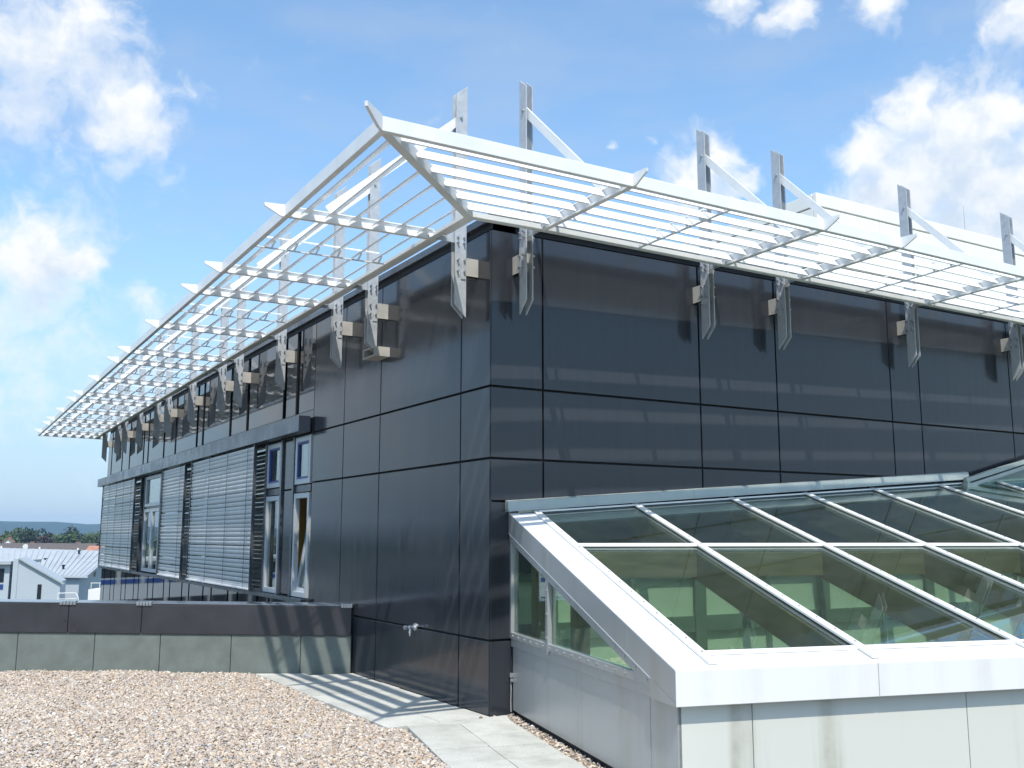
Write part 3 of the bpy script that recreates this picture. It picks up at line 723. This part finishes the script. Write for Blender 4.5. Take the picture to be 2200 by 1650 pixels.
# side wall sheets
for a, b in ((0.02, 1.742), (1.748, 3.10), (3.106, 3.50)):
    obj('cladding_sheet', SB(.04, .07, a, b, .035, .615), M['alu'], sk, bevel=.003)
obj('base_gap', SB(.07, .12, 0, 3.42, -.05, .6), M['black'], sk)
obj('apron', SB(.025, .06, .0, 3.42, .618, .692), M['alu'], sk, bevel=.003)
obj('glazing_bar', SB(.012, .05, .02, 3.16, .694, .752), M['alu'], sk, bevel=.003)
obj('glazing_bar', SB(.012, .06, .0, .05, .70, 1.68), M['alu'], sk, bevel=.003)
obj('glazing_bar', SB(.008, .06, 1.075, 1.135, .66, 1.36), M['alu'], sk, bevel=.003)
def slope_band(t0, t1, zo0, zo1, s0, s1, name, m, bev=.003):
    b = MB(); f = lambda s, zo: RZ(s) + zo
    b.hexa([SK(t0, s1, f(s1, zo0)), SK(t1, s1, f(s1, zo0)), SK(t1, s0, f(s0, zo0)), SK(t0, s0, f(s0, zo0)), SK(t0, s1, f(s1, zo1)), SK(t1, s1, f(s1, zo1)), SK(t1, s0, f(s0, zo1)), SK(t0, s0, f(s0, zo1))])
    return obj(name, b, m, sk, bevel=bev)
slope_band(.010, .05, -.275, -.200, .0, 3.19, 'glazing_bar', M['alu'])
slope_band(.0, .045, -.205, -.192, .0, 3.2, 'drip_edge', M['fascia'])
for a, b in ((0, 1.15), (1.154, 2.85), (2.854, 3.565)): slope_band(.0, .05, -.195, -.004, a, b, 'side_fascia', M['alu'])
obj('side_fascia', MB().prism([SK(0, 3.565, .622), SK(0, 3.20, .622), SK(0, 3.20, RZ(3.2)-.195), SK(0, 3.565, RZ(3.565)-.195)], SN*.05), M['alu'], sk)
for a, b in ((-.02, .95), (.953, 2.75), (2.753, 3.565)): slope_band(.0, .252, -.003, .005, a, b, 'cap_sheet', M['fascia'], 0)
# screws along the side glazing bars
sc = MB()
def screw(p, d, r=.010): sc.cyl(p, p + d*.008, r, 6)
for k in range(18):
    s = .1 + k*.178; screw(SK(.012, s, .722), -SN)
    if s < 3.1: screw(SK(.010, s, RZ(s)-.238), -SN)
for z in (.8, 1.0, 1.2): screw(SK(.008, 1.105, z), -SN)
# side glass: two pieces
gp = obj('side_pane', MB().prism([SK(.045, .05, .75), SK(.045, 1.075, .75), SK(.045, 1.075, RZ(1.075)-.26), SK(.045, .05, RZ(.05)-.26)], SN*.006), M['sglass'], sk)
gp = obj('side_pane', MB().prism([SK(.045, 1.135, .75), SK(.045, 2.95, .75), SK(.045, 1.135, RZ(1.135)-.26)], SN*.006), M['sglass'], sk)
# front
tj = [0.0, 1.462, 5.08, TW]
for a, b in zip(tj, tj[1:]):
    obj('front_fascia', MB().prism([SK(a+.002, 3.57, .622), SK(a+.002, 3.57, RZ(3.57)), SK(a+.002, 3.355, RZ(3.355)), SK(a+.002, 3.355, RZ(3.355)-.03), SK(a+.002, 3.55, RZ(3.55)-.03), SK(a+.002, 3.55, .645), SK(a+.002, 3.47, .645), SK(a+.002, 3.47, .622)], SN*(b-a-.004)), M['ffront'], sk, bevel=.004)
tf = [.045, .56, 2.2, 3.9, 5.6, 7.4, TW]
for a, b in zip(tf, tf[1:]): obj('front_panel', SB(a+.003, b-.003, 3.47, 3.50, -.0, .64), M['frontw'], sk, bevel=.002)
obj('backing', SB(.12, TW, 3.40, 3.46, -.05, .78), M['black'], sk)
# rafters
TR = [.287, 1.49, 2.80, 3.94, 5.09, 6.32, 7.5, 8.7]
def sw(t): return -.246*t                         # where the roof meets the wall
for k, t in enumerate(TR):
    s0 = sw(t) + .02
    slope_band(t-.033, t+.033, .004, .026, s0, 3.515, 'rafter_cap', M['fascia'], .004)
    slope_band(t-.028, t+.028, -.05, -.012, s0, 3.39, 'rafter_gasket', M['rubber'], 0)
    if t > .3: slope_band(t-.045, t+.045, -.30, -.055, s0+.05, 3.36, 'wood_rafter', M['wood'], 0)
    for q in range(20):
        s = s0 + .12 + q*.22
        if s < 3.45: screw(SK(t, s, RZ(s)+.026), V((0, 0, 1)), .008)
slope_band(.07, .20, -.30, -.055, .02, 3.36, 'wood_rafter', M['wood'], 0)
STR = 1.065
for a, b in zip(TR, TR[1:]):
    slope_band(a+.034, b-.034, .003, .020, STR-.026, STR+.026, 'transom_cap', M['fascia'], .003)
    slope_band(a+.05, b-.05, -.26, -.055, STR-.04, STR+.04, 'wood_purlin', M['wood'], 0)
    slope_band(a+.034, b-.034, .003, .016, 3.325, 3.375, 'eave_trim', M['fascia'], .003)
    rt = MB(); P = [SK(a+.034, sw(a+.034)+.05, 0), SK(b-.034, sw(b-.034)+.05, 0)]
    P = [V((p.x, p.y, RZ(-(p-P0).dot(SU)))) for p in P]; rt.bar(P[0], P[1], .055, .016, off=.010); obj('ridge_trim', rt, M['fascia'], sk)
    slope_band(a+.05, b-.05, -.27, -.06, 3.14, 3.26, 'wood_purlin', M['wood'], 0)
    z = lambda s: RZ(s) - .004
    for (sa, sb2) in ((None, STR-.01), (STR+.01, 3.35)):
        s0a, s0b = (sw(a)+.03, sw(b)+.03) if sa is None else (sa, sa)
        q = MB(); P = [SK(a+.01, sb2, z(sb2)), SK(b-.01, sb2, z(sb2)), SK(b-.01, s0b, z(s0b)), SK(a+.01, s0a, z(s0a))]
        q.prism([p - V((0, 0, .010)) for p in P], (0, 0, .010)); obj('roof_pane', q, M['sglass'], sk)
obj('screws', sc, M['bolt'], sk, kind='stuff')
# flashing on the wall
xs = [.17, 2.52, 4.9, 7.35]
for a, b in zip(xs, xs[1:]):
    q = []
    for x in (a+.002, b-.002):
        zt = flash_z(x); q.append([V((x, -.003, zt)), V((x, -.050, zt-.012)), V((x, -.062, zt-.085)), V((x, -.075, zt-.110)), V((x, -.003, zt-.110))])
    m_ = MB(); m_.v = [tuple(p) for r in q for p in r]; n = 5
    m_.f = [tuple(range(n-1, -1, -1)), tuple(range(n, 2*n))] + [(i, (i+1) % n, n+(i+1) % n, n+i) for i in range(n)]
    obj('wall_flashing', m_, M['flash'], sk)
# upper gable at the right-hand end of the flashing
NB_ = V((7.15, -.14, 2.36))
U_ = V((8.75, -.14, 2.72)); D_ = V((8.70, -.16, 2.02))
gm2 = MB(); gm2.bar(NB_, U_ + (U_-NB_)*.8, .06, .06, off=.035); gm2.bar(NB_ + V((.04, 0, 0)), U_ + (U_-NB_)*.8, .05, .05, off=-.035); obj('ridge_bar', gm2, M['flash'], sk, bevel=.004)
gm2 = MB(); gm2.bar(NB_ + V((0, .02, -.02)), D_ + (D_-NB_)*.8, .10, .075); obj('ridge_bar', gm2, M['flash'], sk, bevel=.004)
obj('gable_pane', MB().prism([NB_ + V((.05, .03, 0)), D_ + (D_-NB_)*.75 + V((0, .03, 0)), U_ + (U_-NB_)*.75 + V((0, .03, 0))], (0, .006, 0)), M['sglass'], sk)
lv = MB()
for z, x in ((2.30, 7.5), (2.20, 7.8), (2.06, 8.2)): lv.box(x, 10.2, -.10, -.085, z, z+.06)
obj('gable_slat', lv, M['wood'], sk)
# room under the glass
inn = MB(); q = MB()
w0 = SK(.12, 0, 0); 
inn.box(.30, 11, -.045, -.03, -3.4, 1.93); obj('inner_wall', inn, M['inwall'], sk)
obj('inner_wall', SB(.10, .12, .10, 3.40, -3.4, .68), M['inwall'], sk); obj('inner_wall', SB(.12, TW, 3.37, 3.40, -3.4, .70), M['inwall'], sk)
obj('inner_wall', SB(TW-.05, TW, -1.8, 3.37, -3.4, 1.5), M['inwall'], sk)
fl = MB(); fl.prism([SK(.12, 0, -3.4), SK(.12, 3.4, -3.4), SK(TW, 3.4, -3.4), SK(TW, -1.9, -3.4)], (0, 0, -.1)); obj('inner_floor', fl, M['infloor'], sk)
iu = MB(); iu.hexa([(.30, -.075, 1.30), (10.5, -.075, 1.30), (10.5, -.046, 1.30), (.30, -.046, 1.30), (.30, -.075, flash_z(.3)-.13), (10.5, -.075, flash_z(10.5)-.13), (10.5, -.046, flash_z(10.5)-.13), (.30, -.046, flash_z(.3)-.13)]); obj('inner_band', iu, M['indark'], sk)
for z0, z1 in ((1.22, 1.285), (.66, .82), (.08, .30)): obj('inner_rail', MB().box(.30, 10.5, -.10, -.046, z0, z1), M['ingreen'], sk)
x = .55; k = 0
while x < 10:
    w = (.15, .05)[k % 2]; obj('inner_post', MB().box(x, x+w, -.12, -.101, -3.3, 1.22), M['ingreen'], sk); x += (1.05, .85)[k % 2]; k += 1
for s in (.22, 1.28): obj('wood_post', SB(.16, .28, s, s+.14, -3.3, RZ(s)-.32), M['wood'], sk)
sg = MB(); sg.bar((4.3, -2.6, -.1), (7.6, -1.0, .75), .12, .22); obj('slanted_beam', sg, M['inblue'], sk)  # two slanted pale blue beams below the glass
sg = MB(); sg.bar((5.6, -2.9, -.05), (9.4, -1.3, .70), .12, .22); obj('slanted_beam', sg, M['inblue'], sk)

# ------------------------------------------------------------------ parapet
par = thing('parapet', 'low roof parapet with dark metal facing above a grey felt base', 'parapet', tuple(parR))
def PP(d, out, z): 
    q = parR + pdir*d + pnor*out; return V((q.x, q.y, z))
def PBOX(d0, d1, o0, o1, z0, z1, r=.0095):
    b = MB(); k = lambda d, z: z + max(0, d)*r
    return b.hexa([PP(d0, o1, k(d0, z0)), PP(d1, o1, k(d1, z0)), PP(d1, o0, k(d1, z0)), PP(d0, o0, k(d0, z0)), PP(d0, o1, k(d0, z1)), PP(d1, o1, k(d1, z1)), PP(d1, o0, k(d1, z1)), PP(d0, o0, k(d0, z1))])
def dx(x): return (x - parR.x)/pdir.x
for a, b in zip([0.0] + [dx(v) for v in (-.563, -1.30, -2.05, -2.745, -3.56, -4.3, -5.05, -5.8, -6.6)], [dx(v) for v in (-.563, -1.30, -2.05, -2.745, -3.56, -4.3, -5.05, -5.8, -6.6, -7.1)]):
    bx = PBOX(a+.004, b-.003, -.05, .0, -.05, .455); bx.v = [(x, y, z) for x, y, z in bx.v]
    obj('felt_sheet', bx, M['felt'], par, bevel=.006)
for a, b in zip([0.0] + [dx(v) for v in (-2.257, -3.035, -4.9)], [dx(v) for v in (-2.257, -3.035, -4.9, -7.1)]):
    bx = PBOX(a+.003, b-.002, -.04, .018, .44, .798); obj('metal_facing', bx, M['parsheet'], par, bevel=.008)
for a, b in zip([0.0] + [dx(v) for v in (-2.26, -3.04, -4.9)], [dx(v) for v in (-2.26, -3.04, -4.9, -7.1)]):
    obj('top_sheet', PBOX(a+.002, b-.002, -.42, .022, .800, .812), M['partop'], par, bevel=.003)
obj('core', PBOX(0, 8.2, -.40, -.051, -.5, .795), M['black'], par)
for (v0, v1) in ((-3.13, -2.955), (-2.315, -2.15), (-.14, -.02)):
    m_ = MB(); n = 5
    for i in range(n):
        a = lerp(v0, v1, i/n); b = lerp(v0, v1, (i+.82)/n)
        h = random.uniform(.006, .016); m_.v_ = 0; bb_ = PBOX(dx(a), dx(b), -.03, .034, .802-.022, .802+h+.012); o_ = len(m_.v); m_.v += bb_.v; m_.f += [tuple(q+o_ for q in f) for f in bb_.f]
    obj('joint_clip', m_, M['bolt'], par, bevel=.003)

# ------------------------------------------------------------------ water tap and cable
tap = thing('water_tap', 'chrome garden water tap on the dark wall above the paving', 'tap', (0, 1.62, .684))
y, z = 1.62, .684
obj('wall_flange', MB().cyl((-.001, y, z), (-.014, y, z), .040, 20), M['chrome'], tap, smooth=False)
obj('body', MB().cyl((-.012, y, z), (-.085, y, z), .016, 14).cyl((-.055, y, z), (-.080, y, z), .022, 8), M['chrome'], tap)
obj('handle', MB().cyl((-.085, y, z), (-.108, y, z), .010, 10).cyl((-.108, y, z), (-.136, y, z), .024, 12), M['chrome'], tap)
obj('spout', MB().cyl((-.068, y, z), (-.068, y-.003, z-.045), .013, 12).cyl((-.068, y-.003, z-.045), (-.068, y-.004, z-.062), .018, 12).cyl((-.068, y-.004, z-.062), (-.068, y-.004, z-.095), .010, 10, .007), M['chrome'], tap)
cbl = thing('cable', 'thin grey cable with a clamp at the wall corner beside the skylight', 'cable', tuple(SK(.03, .0, 0)))
p = [SK(.022, .02, .02), SK(.022, .012, .12), SK(.022, .022, .22), SK(.022, .012, .31), SK(.022, .016, .34)]
cb_ = MB()
for a, b in zip(p, p[1:]): cb_.cyl(a, b, .005, 8)
obj('wire', cb_, M['cable'], cbl)
obj('clamp', SB(.005, .04, .0, .045, .335, .375), M['bolt'], cbl, bevel=.003); obj('clamp', SB(.012, .04, .005, .04, .295, .325), M['bolt'], cbl, bevel=.004)

# ------------------------------------------------------------------ town beyond
M['metalroof'] = mat('pale_metal_roof', (0.42, 0.45, 0.47), 0.45, 0.2, var=.06, vscale=.4)
M['greywall'] = mat('pale_grey_render', (0.40, 0.45, 0.50), 0.8, var=.04, vscale=.5)
M['winD'] = mat('dark_window', (0.015, 0.017, 0.022), 0.12)
M['cobalt'] = mat('cobalt_band', (0.015, 0.05, 0.22), 0.4)
M['whiter'] = mat('white_render', (0.75, 0.75, 0.73), 0.7)
M['tiledark'] = mat('dark_brown_tiles', (0.10, 0.085, 0.08), 0.85, var=.2, vscale=2)
M['tilered'] = mat('orange_tiles', (0.36, 0.17, 0.115), 0.85, var=.2, vscale=2)
M['tilebrown'] = mat('red_brown_tiles', (0.22, 0.13, 0.10), 0.85, var=.2, vscale=2)
# metal roof hall
E1, E2, R2, R1 = V((.34, 113.01, -2.43)), V((10.9, 106.76, -2.52)), V((16.3, 123.13, -.17)), V((-.12, 132.79, .33))
hall = thing('hall', 'pale grey hall under a standing seam metal roof beyond the parapet', 'building', (E1.x, E1.y, GZ))
th = V((0, 0, -.25))
obj('roof', MB().hexa([E1+th, E2+th, R2+th, R1+th, E1, E2, R2, R1]), M['metalroof'], hall)
for k in range(25):
    f = (k+.5)/25; sm = MB(); sm.bar(lerp(E1, E2, f), lerp(R1, R2, f), .09, .06, off=.03); obj('roof_seam', sm, M['metalroof'], hall)
obj('eave_gutter', MB().bar(E1 + V((0, -.1, -.15)), E2 + V((.1, -.1, -.15)), .18, .14), M['greywall'], hall)
eo = V((-.3, .55, 0)); inset = V((-.35, .2, 0))
B1, B2, B3, B4 = E1+eo, E2+eo+inset, R2+inset+V((-.1, .3, 0)), R1+V((.2, 0, 0))
def dz(v, z): return V((v.x, v.y, z))
obj('wall', MB().hexa([dz(B1, GZ), dz(B2, GZ), dz(B3, GZ), dz(B4, GZ), B1+th, B2+th, B3+th, B4+th]), M['greywall'], hall)
sd2 = (B3-B2); w_ = MB(); c0 = dz(lerp(B2, B3, .42), -2.9); dirr = dz(sd2, 0).normalized(); nn = V((dirr.y, -dirr.x, 0))
w_.hexa([c0 + nn*.05, c0 + nn*.05 + dirr*1.0, c0 - nn*.05 + dirr*1.0, c0 - nn*.05, c0 + nn*.05 + V((0, 0, 1.3)), c0 + nn*.05 + dirr*1.0 + V((0, 0, 1.3)), c0 - nn*.05 + dirr*1.0 + V((0, 0, 1.3)), c0 - nn*.05 + V((0, 0, 1.3))])
obj('window', w_, M['winD'], hall)
for q in ((8.03, 119.8, -1.35), (9.15, 112.3, -1.95), (11.9, 122.1, -.5)):
    obj('roof_vent', MB().cyl(q, (q[0], q[1], q[2]+.42), .12, 8).cyl((q[0], q[1], q[2]+.36), (q[0], q[1], q[2]+.48), .2, 8), M['winD'], hall)
for f in (.02, .25, .5, .75): 
    q = lerp(R1, R2, f); obj('ridge_cap', MB().cyl(q, q + V((0, 0, .25)), .10, 8), M['whiter'], hall)
# house with sloping gable wall, window
nb = thing('annex', 'grey rendered annex with a sloping roof edge in front of the metal roof hall', 'building', (3.3, 93.4, GZ))
a, b = V((3.20, 93.45, 0)), V((6.75, 92.75, 0)); al = (b-a).normalized(); bk = V((-al.y, al.x, 0))
obj('wall', MB().prism([dz(a, GZ), dz(b, GZ), dz(b, -2.66), dz(a, -.42)], bk*6), M['greywall'], nb)
obj('verge', MB().bar(dz(a, -.34), dz(b + al*.3, -2.72), .5, .14, off=.0), M['metalroof'], nb)
obj('roof', MB().hexa([dz(a, -.42)+bk*.3, dz(b, -2.66)+bk*.3, dz(b, -2.66)+bk*6, dz(a, -.42)+bk*6, dz(a, -.3)+bk*.3, dz(b, -2.54)+bk*.3, dz(b, -2.54)+bk*6, dz(a, -.3)+bk*6]), M['metalroof'], nb)
c = a + al*1.72 - bk*.04; obj('window', MB().prism([dz(c, -5.2), dz(c+al*.34, -5.2), dz(c+al*.34, -2.72), dz(c, -2.72)], bk*.03), M['winD'], nb)
obj('corner_pier', MB().prism([dz(a - al*.45, GZ), dz(a - al*.02, GZ), dz(a - al*.02, -.38), dz(a - al*.45, -.38)], bk*.6), M['greywall'], nb)
# office with blue bands
ob = thing('banded_office', 'pale office wing with cobalt blue bands under dark windows at the left edge', 'building', (-10, 97, GZ))
a = V((2.55, 93.9, 0)); al = V((-.93, .37, 0)).normalized(); bk = V((.37, .93, 0)).normalized()
L = 46
obj('wall', MB().prism([dz(a, GZ), dz(a+al*L, GZ), dz(a+al*L, -.9), dz(a, -.9)], bk*8), M['greywall'], ob)
obj('roof', MB().prism([dz(a - al*.2 - bk*.5, -.9), dz(a+al*L - bk*.5, -.9), dz(a+al*L - bk*.5, -.62), dz(a - al*.2 - bk*.5, -.62)], bk*9), M['metalroof'], ob)
d = .45; k = 0
while d < L-3:
    for z in (-2.52, -6.0):
        obj('window', MB().prism([dz(a+al*d - bk*.03, z), dz(a+al*(d+2.3) - bk*.03, z), dz(a+al*(d+2.3) - bk*.03, z+1.25), dz(a+al*d - bk*.03, z+1.25)], bk*.02), M['winD'], ob)
        obj('blue_band', MB().prism([dz(a+al*d - bk*.05, z-.62), dz(a+al*(d+2.3) - bk*.05, z-.62), dz(a+al*(d+2.3) - bk*.05, z-.17), dz(a+al*d - bk*.05, z-.17)], bk*.04), M['cobalt'], ob)
    d += 2.75; k += 1
# white terrace box with rail
tb = thing('terrace', 'white walled terrace with a thin railing at the foot of the hall', 'terrace', (10.8, 98.8, GZ))
a = V((10.08, 99.2, 0)); b = V((14.2, 96.7, 0)); al = (b-a).normalized(); bk = V((-al.y, al.x, 0))
obj('wall', MB().prism([dz(a, GZ), dz(b, GZ), dz(b, -3.57), dz(a, -3.57)], bk*5), M['whiter'], tb)
rl = MB(); rl.bar(dz(a + al*.2, -2.95), dz(b, -2.95), .06, .06)
for k in range(6): q = a + al*(.25 + k*.85); rl.bar(dz(q, -3.57), dz(q, -2.95), .05, .05, up=(0, 1, 0))
obj('railing', rl, M['whiter'], tb)
rl = thing('railing', 'bent white handrail just above the parapet edge', 'railing', (4.0, 69.6, GZ))
a = V((4.03, 69.61, -2.36)); b = V((5.1, 69.0, -2.34)); m_ = MB(); m_.cyl(a, b, .03, 6); m_.cyl(b, b + V((.2, -.1, -.35)), .03, 6); m_.cyl(b + V((.2, -.1, -.35)), b + V((.22, -.1, -6.6)), .03, 6)
m_.cyl(a, (a.x, a.y, GZ), .03, 6); obj('tube', m_, M['whiter'], rl)
rr = MB().cyl(a + V((0, 0, -.4)), b + V((.1, 0, -.4)), .02, 6); obj('tube', rr, M['whiter'], rl)
# far houses
def house(name, label, c, w, d, eave, ridge, ang, wall, roof, gabled_front=True):
    t = thing(name, label, 'house', (c[0], c[1], GZ)); ca, sa = math.cos(ang), math.sin(ang)
    def Q(u, v, z): return V((c[0] + u*ca - v*sa, c[1] + u*sa + v*ca, z))
    obj('wall', MB().prism([Q(-w/2, 0, GZ), Q(w/2, 0, GZ), Q(w/2, 0, eave), Q(0, 0, ridge), Q(-w/2, 0, eave)], Q(0, d, 0)-Q(0, 0, 0)), wall, t)
    r = MB(); o = .35; nrm = V((0, 0, .25))
    for s in (-1, 1):
        e0 = Q(s*(w/2+o), -o, eave - o*(ridge-eave)/(w/2)); e1 = Q(s*(w/2+o), d+o, eave - o*(ridge-eave)/(w/2)); r0 = Q(0, -o, ridge); r1 = Q(0, d+o, ridge)
        r.hexa([e0, r0, r1, e1, e0+nrm, r0+nrm, r1+nrm, e1+nrm])
    obj('roof', r, roof, t)
    wv = MB()
    for u in (-w*.22, w*.22): wv.prism([Q(u-.45, -.04, eave-1.6), Q(u+.45, -.04, eave-1.6), Q(u+.45, -.04, eave-.4), Q(u-.45, -.04, eave-.4)], Q(0, .03, 0)-Q(0, 0, 0))
    obj('window', wv, M['winD'], t); 
    q = Q(w*.15, d*.5, ridge-.6); obj('chimney', MB().box(q.x-.35, q.x+.35, q.y-.35, q.y+.35, q.z, q.z+1.1), M['tilebrown'], t)
    return t
house('house', 'small white gabled house with red brown roof at the left edge before the trees', (15.2, 286), 2.2, 1.0, .1, 1.0, rad(-28), M['whiter'], M['tilebrown'])
house('house', 'house with red brown roof beside the small white gable at the left edge', (13.0, 290), 8, 12, -1.2, .85, rad(62), M['whiter'], M['tilebrown'])
house('house', 'long house with dark grey tiled roof just right of the white gable', (16.5, 194), 9, 9.0, -1.6, .15, rad(60), M['greywall'], M['tiledark'])
house('house', 'long house with dark grey tiled roof behind the middle of the hall roof', (21.6, 178), 9, 7.2, -1.6, .2, rad(60), M['greywall'], M['tiledark'])
house('house', 'house with bright orange tiled roof half hidden by the blinds', (22.6, 152), 8, 5.5, -1.7, -.02, rad(62), M['whiter'], M['tilered'])
ds = thing('satellite_dish', 'round white satellite dish above the ridge of the metal roof', 'satellite dish', (7.08, 135.4, -.6))
obj('dish', MB().cyl((7.08, 135.4, .30), (7.12, 135.5, .31), .33, 16), M['whiter'], ds); obj('mast', MB().cyl((7.1, 135.5, -9), (7.1, 135.5, .3), .05, 6), M['galv'], ds)
# a neighbouring white building to the left, seen in the window glass
wbn = thing('white_building', 'white flat roofed building mirrored in the window panes', 'building', (-40, 44, GZ))
obj('wall', MB().box(-46, -24, 30, 62, GZ, -.6), M['whiter'], wbn); obj('roof', MB().box(-46.3, -23.7, 29.7, 62.3, -.6, -.25), M['metalroof'], wbn)
for k in range(9): obj('window', MB().box(-24.0, -23.95, 31.5+k*3.4, 33.6+k*3.4, -3.2, -1.5), M['winD'], wbn)

# ------------------------------------------------------------------ trees
leafm = {}
def leaf_material(name, col):
    m = mat(name, col, 0.75, 0, .2); t = m.node_tree; p = t.nodes['Principled BSDF']
    o = t.nodes.new('ShaderNodeTexCoord').outputs['Object']
    c = ramp(t, noise(t, o, .5, 4.0), [(.3, tuple(x*.6 for x in col)), (.7, tuple(x*1.35 for x in col))]); t.links.new(c, p.inputs['Base Color'])
    return m
LM = [leaf_material('leaf_mid_green', (.052, .082, .030)), leaf_material('leaf_dark', (.028, .046, .026)), leaf_material('leaf_yellow_green', (.072, .100, .034)), leaf_material('leaf_purple', (.05, .035, .035))]
BARK = mat('bark', (.09, .07, .05), .9)
def tree(x, y, h, r, mi, label):
    t = thing('tree', label, 'tree', (x, y, GZ), 'trees in the belt before the blue hills'); zt = GZ + h
    tb_ = MB(); tb_.cyl((x, y, GZ), (x, y, GZ+h*.6), .35, 7, .15)
    for k in range(4):
        a = k*1.6; tb_.cyl((x, y, GZ+h*(.35+.06*k)), (x+math.cos(a)*r*.6, y+math.sin(a)*r*.6, GZ+h*(.6+.06*k)), .14, 5, .05)
    obj('trunk', tb_, BARK, t)
    cb2 = MB(); lobes = []
    for k in range(9):
        a = random.uniform(0, 6.28); rr = random.uniform(.1, .75)*r; lobes.append((x+math.cos(a)*rr, y+math.sin(a)*rr, GZ + h*random.uniform(.45, .86), r*random.uniform(.35, .6)))
    for (cx, cy, cz, cr) in lobes:
        for k in range(150):
            d = V((random.gauss(0, 1), random.gauss(0, 1), random.gauss(0, 1))).normalized()*cr*random.uniform(.6, 1.08); c = V((cx, cy, min(cz, zt-cr*.6))) + d
            u = V((random.gauss(0, 1), random.gauss(0, 1), random.gauss(0, 1))).normalized(); w = u.orthogonal().normalized(); s = random.uniform(.22, .5)
            cb2.quad(c-u*s-w*s*.6, c+u*s-w*s*.6, c+u*s+w*s*.6, c-u*s+w*s*.6)
    me = bpy.data.meshes.new('crown'); me.from_pydata(cb2.v, [], cb2.f); me.materials.append(LM[mi])
    obj('crown', me, None, t)
TL = [(15, 372, 10.5, 4.5, 0, 'leftmost green tree in the belt, rising behind the small white gable'), (18.5, 362, 10, 4.0, 2, 'yellow green tree right of the small white gable'),
      (23.5, 368, 11, 4.6, 0, 'mid green tree left of the dark purple crowns'), (27.0, 345, 11.2, 4.2, 1, 'dark tree standing tallest left of the purple crown'), (28.6, 330, 10.0, 3.2, 3, 'dark purple leaved tree in the middle of the belt'),
      (31.5, 352, 10.3, 3.8, 1, 'dark green tree just right of the purple crown'), (34.5, 366, 9.5, 4.2, 2, 'low yellow green tree right of the dark trees'), (37.5, 350, 10.0, 4.0, 0, 'mid green tree before the tall rounded one'),
      (40.5, 362, 12.4, 4.4, 1, 'tall rounded dark green tree towards the blinds'), (43.5, 350, 10, 4.2, 0, 'green tree next to the building edge'), (46.5, 358, 9.6, 4.4, 2, 'yellow green tree partly hidden by the blinds'), (31.0, 178, 8.9, 2.0, 0, 'small bright green tree above the right end of the hall roof')]
TL = [(a, b, c+1.6, d*1.12, e, f) for a, b, c, d, e, f in TL]
TL[-1] = (22.9, 172, 9.2, 1.9, 0, TL[-1][-1])
for a in TL: tree(*a)
wd = MB()
for k in range(5200):
    a = rad(random.uniform(-70, 80)); r = random.uniform(420, 640); h = random.uniform(0, 9.5)*random.uniform(.7, 1.1); c = V((r*math.sin(a), r*math.cos(a), GZ + h))
    u = V((random.gauss(0, 1), random.gauss(0, 1), random.gauss(0, 1))).normalized(); w = u.orthogonal().normalized(); s = random.uniform(1.2, 2.6)
    wd.quad(c-u*s-w*s*.6, c+u*s-w*s*.6, c+u*s+w*s*.6, c-u*s+w*s*.6)
me = bpy.data.meshes.new('wood'); me.from_pydata(wd.v, [], wd.f); me.materials.append(LM[0])
tag(obj('wood', me, None, kind='stuff'), 'hazy green wood between the tree belt and the hills', 'wood')

# ------------------------------------------------------------------ haze
hm = bpy.data.materials.new('haze_air'); hm.use_nodes = True; t = hm.node_tree; t.nodes.clear()
ho = t.nodes.new('ShaderNodeOutputMaterial'); pv = t.nodes.new('ShaderNodeVolumePrincipled')
pv.inputs['Color'].default_value = (.44, .69, 1.0, 1); pv.inputs['Density'].default_value = .00021; pv.inputs['Anisotropy'].default_value = 0.0
t.links.new(pv.outputs[0], ho.inputs['Volume'])
hz_ = MB().box(-3300, 3300, -3300, 3300, GZ-1.5, 62); h_ = obj('haze', hz_, hm, kind='stuff'); tag(h_, 'pale blue summer haze over the far trees and hills', 'haze')
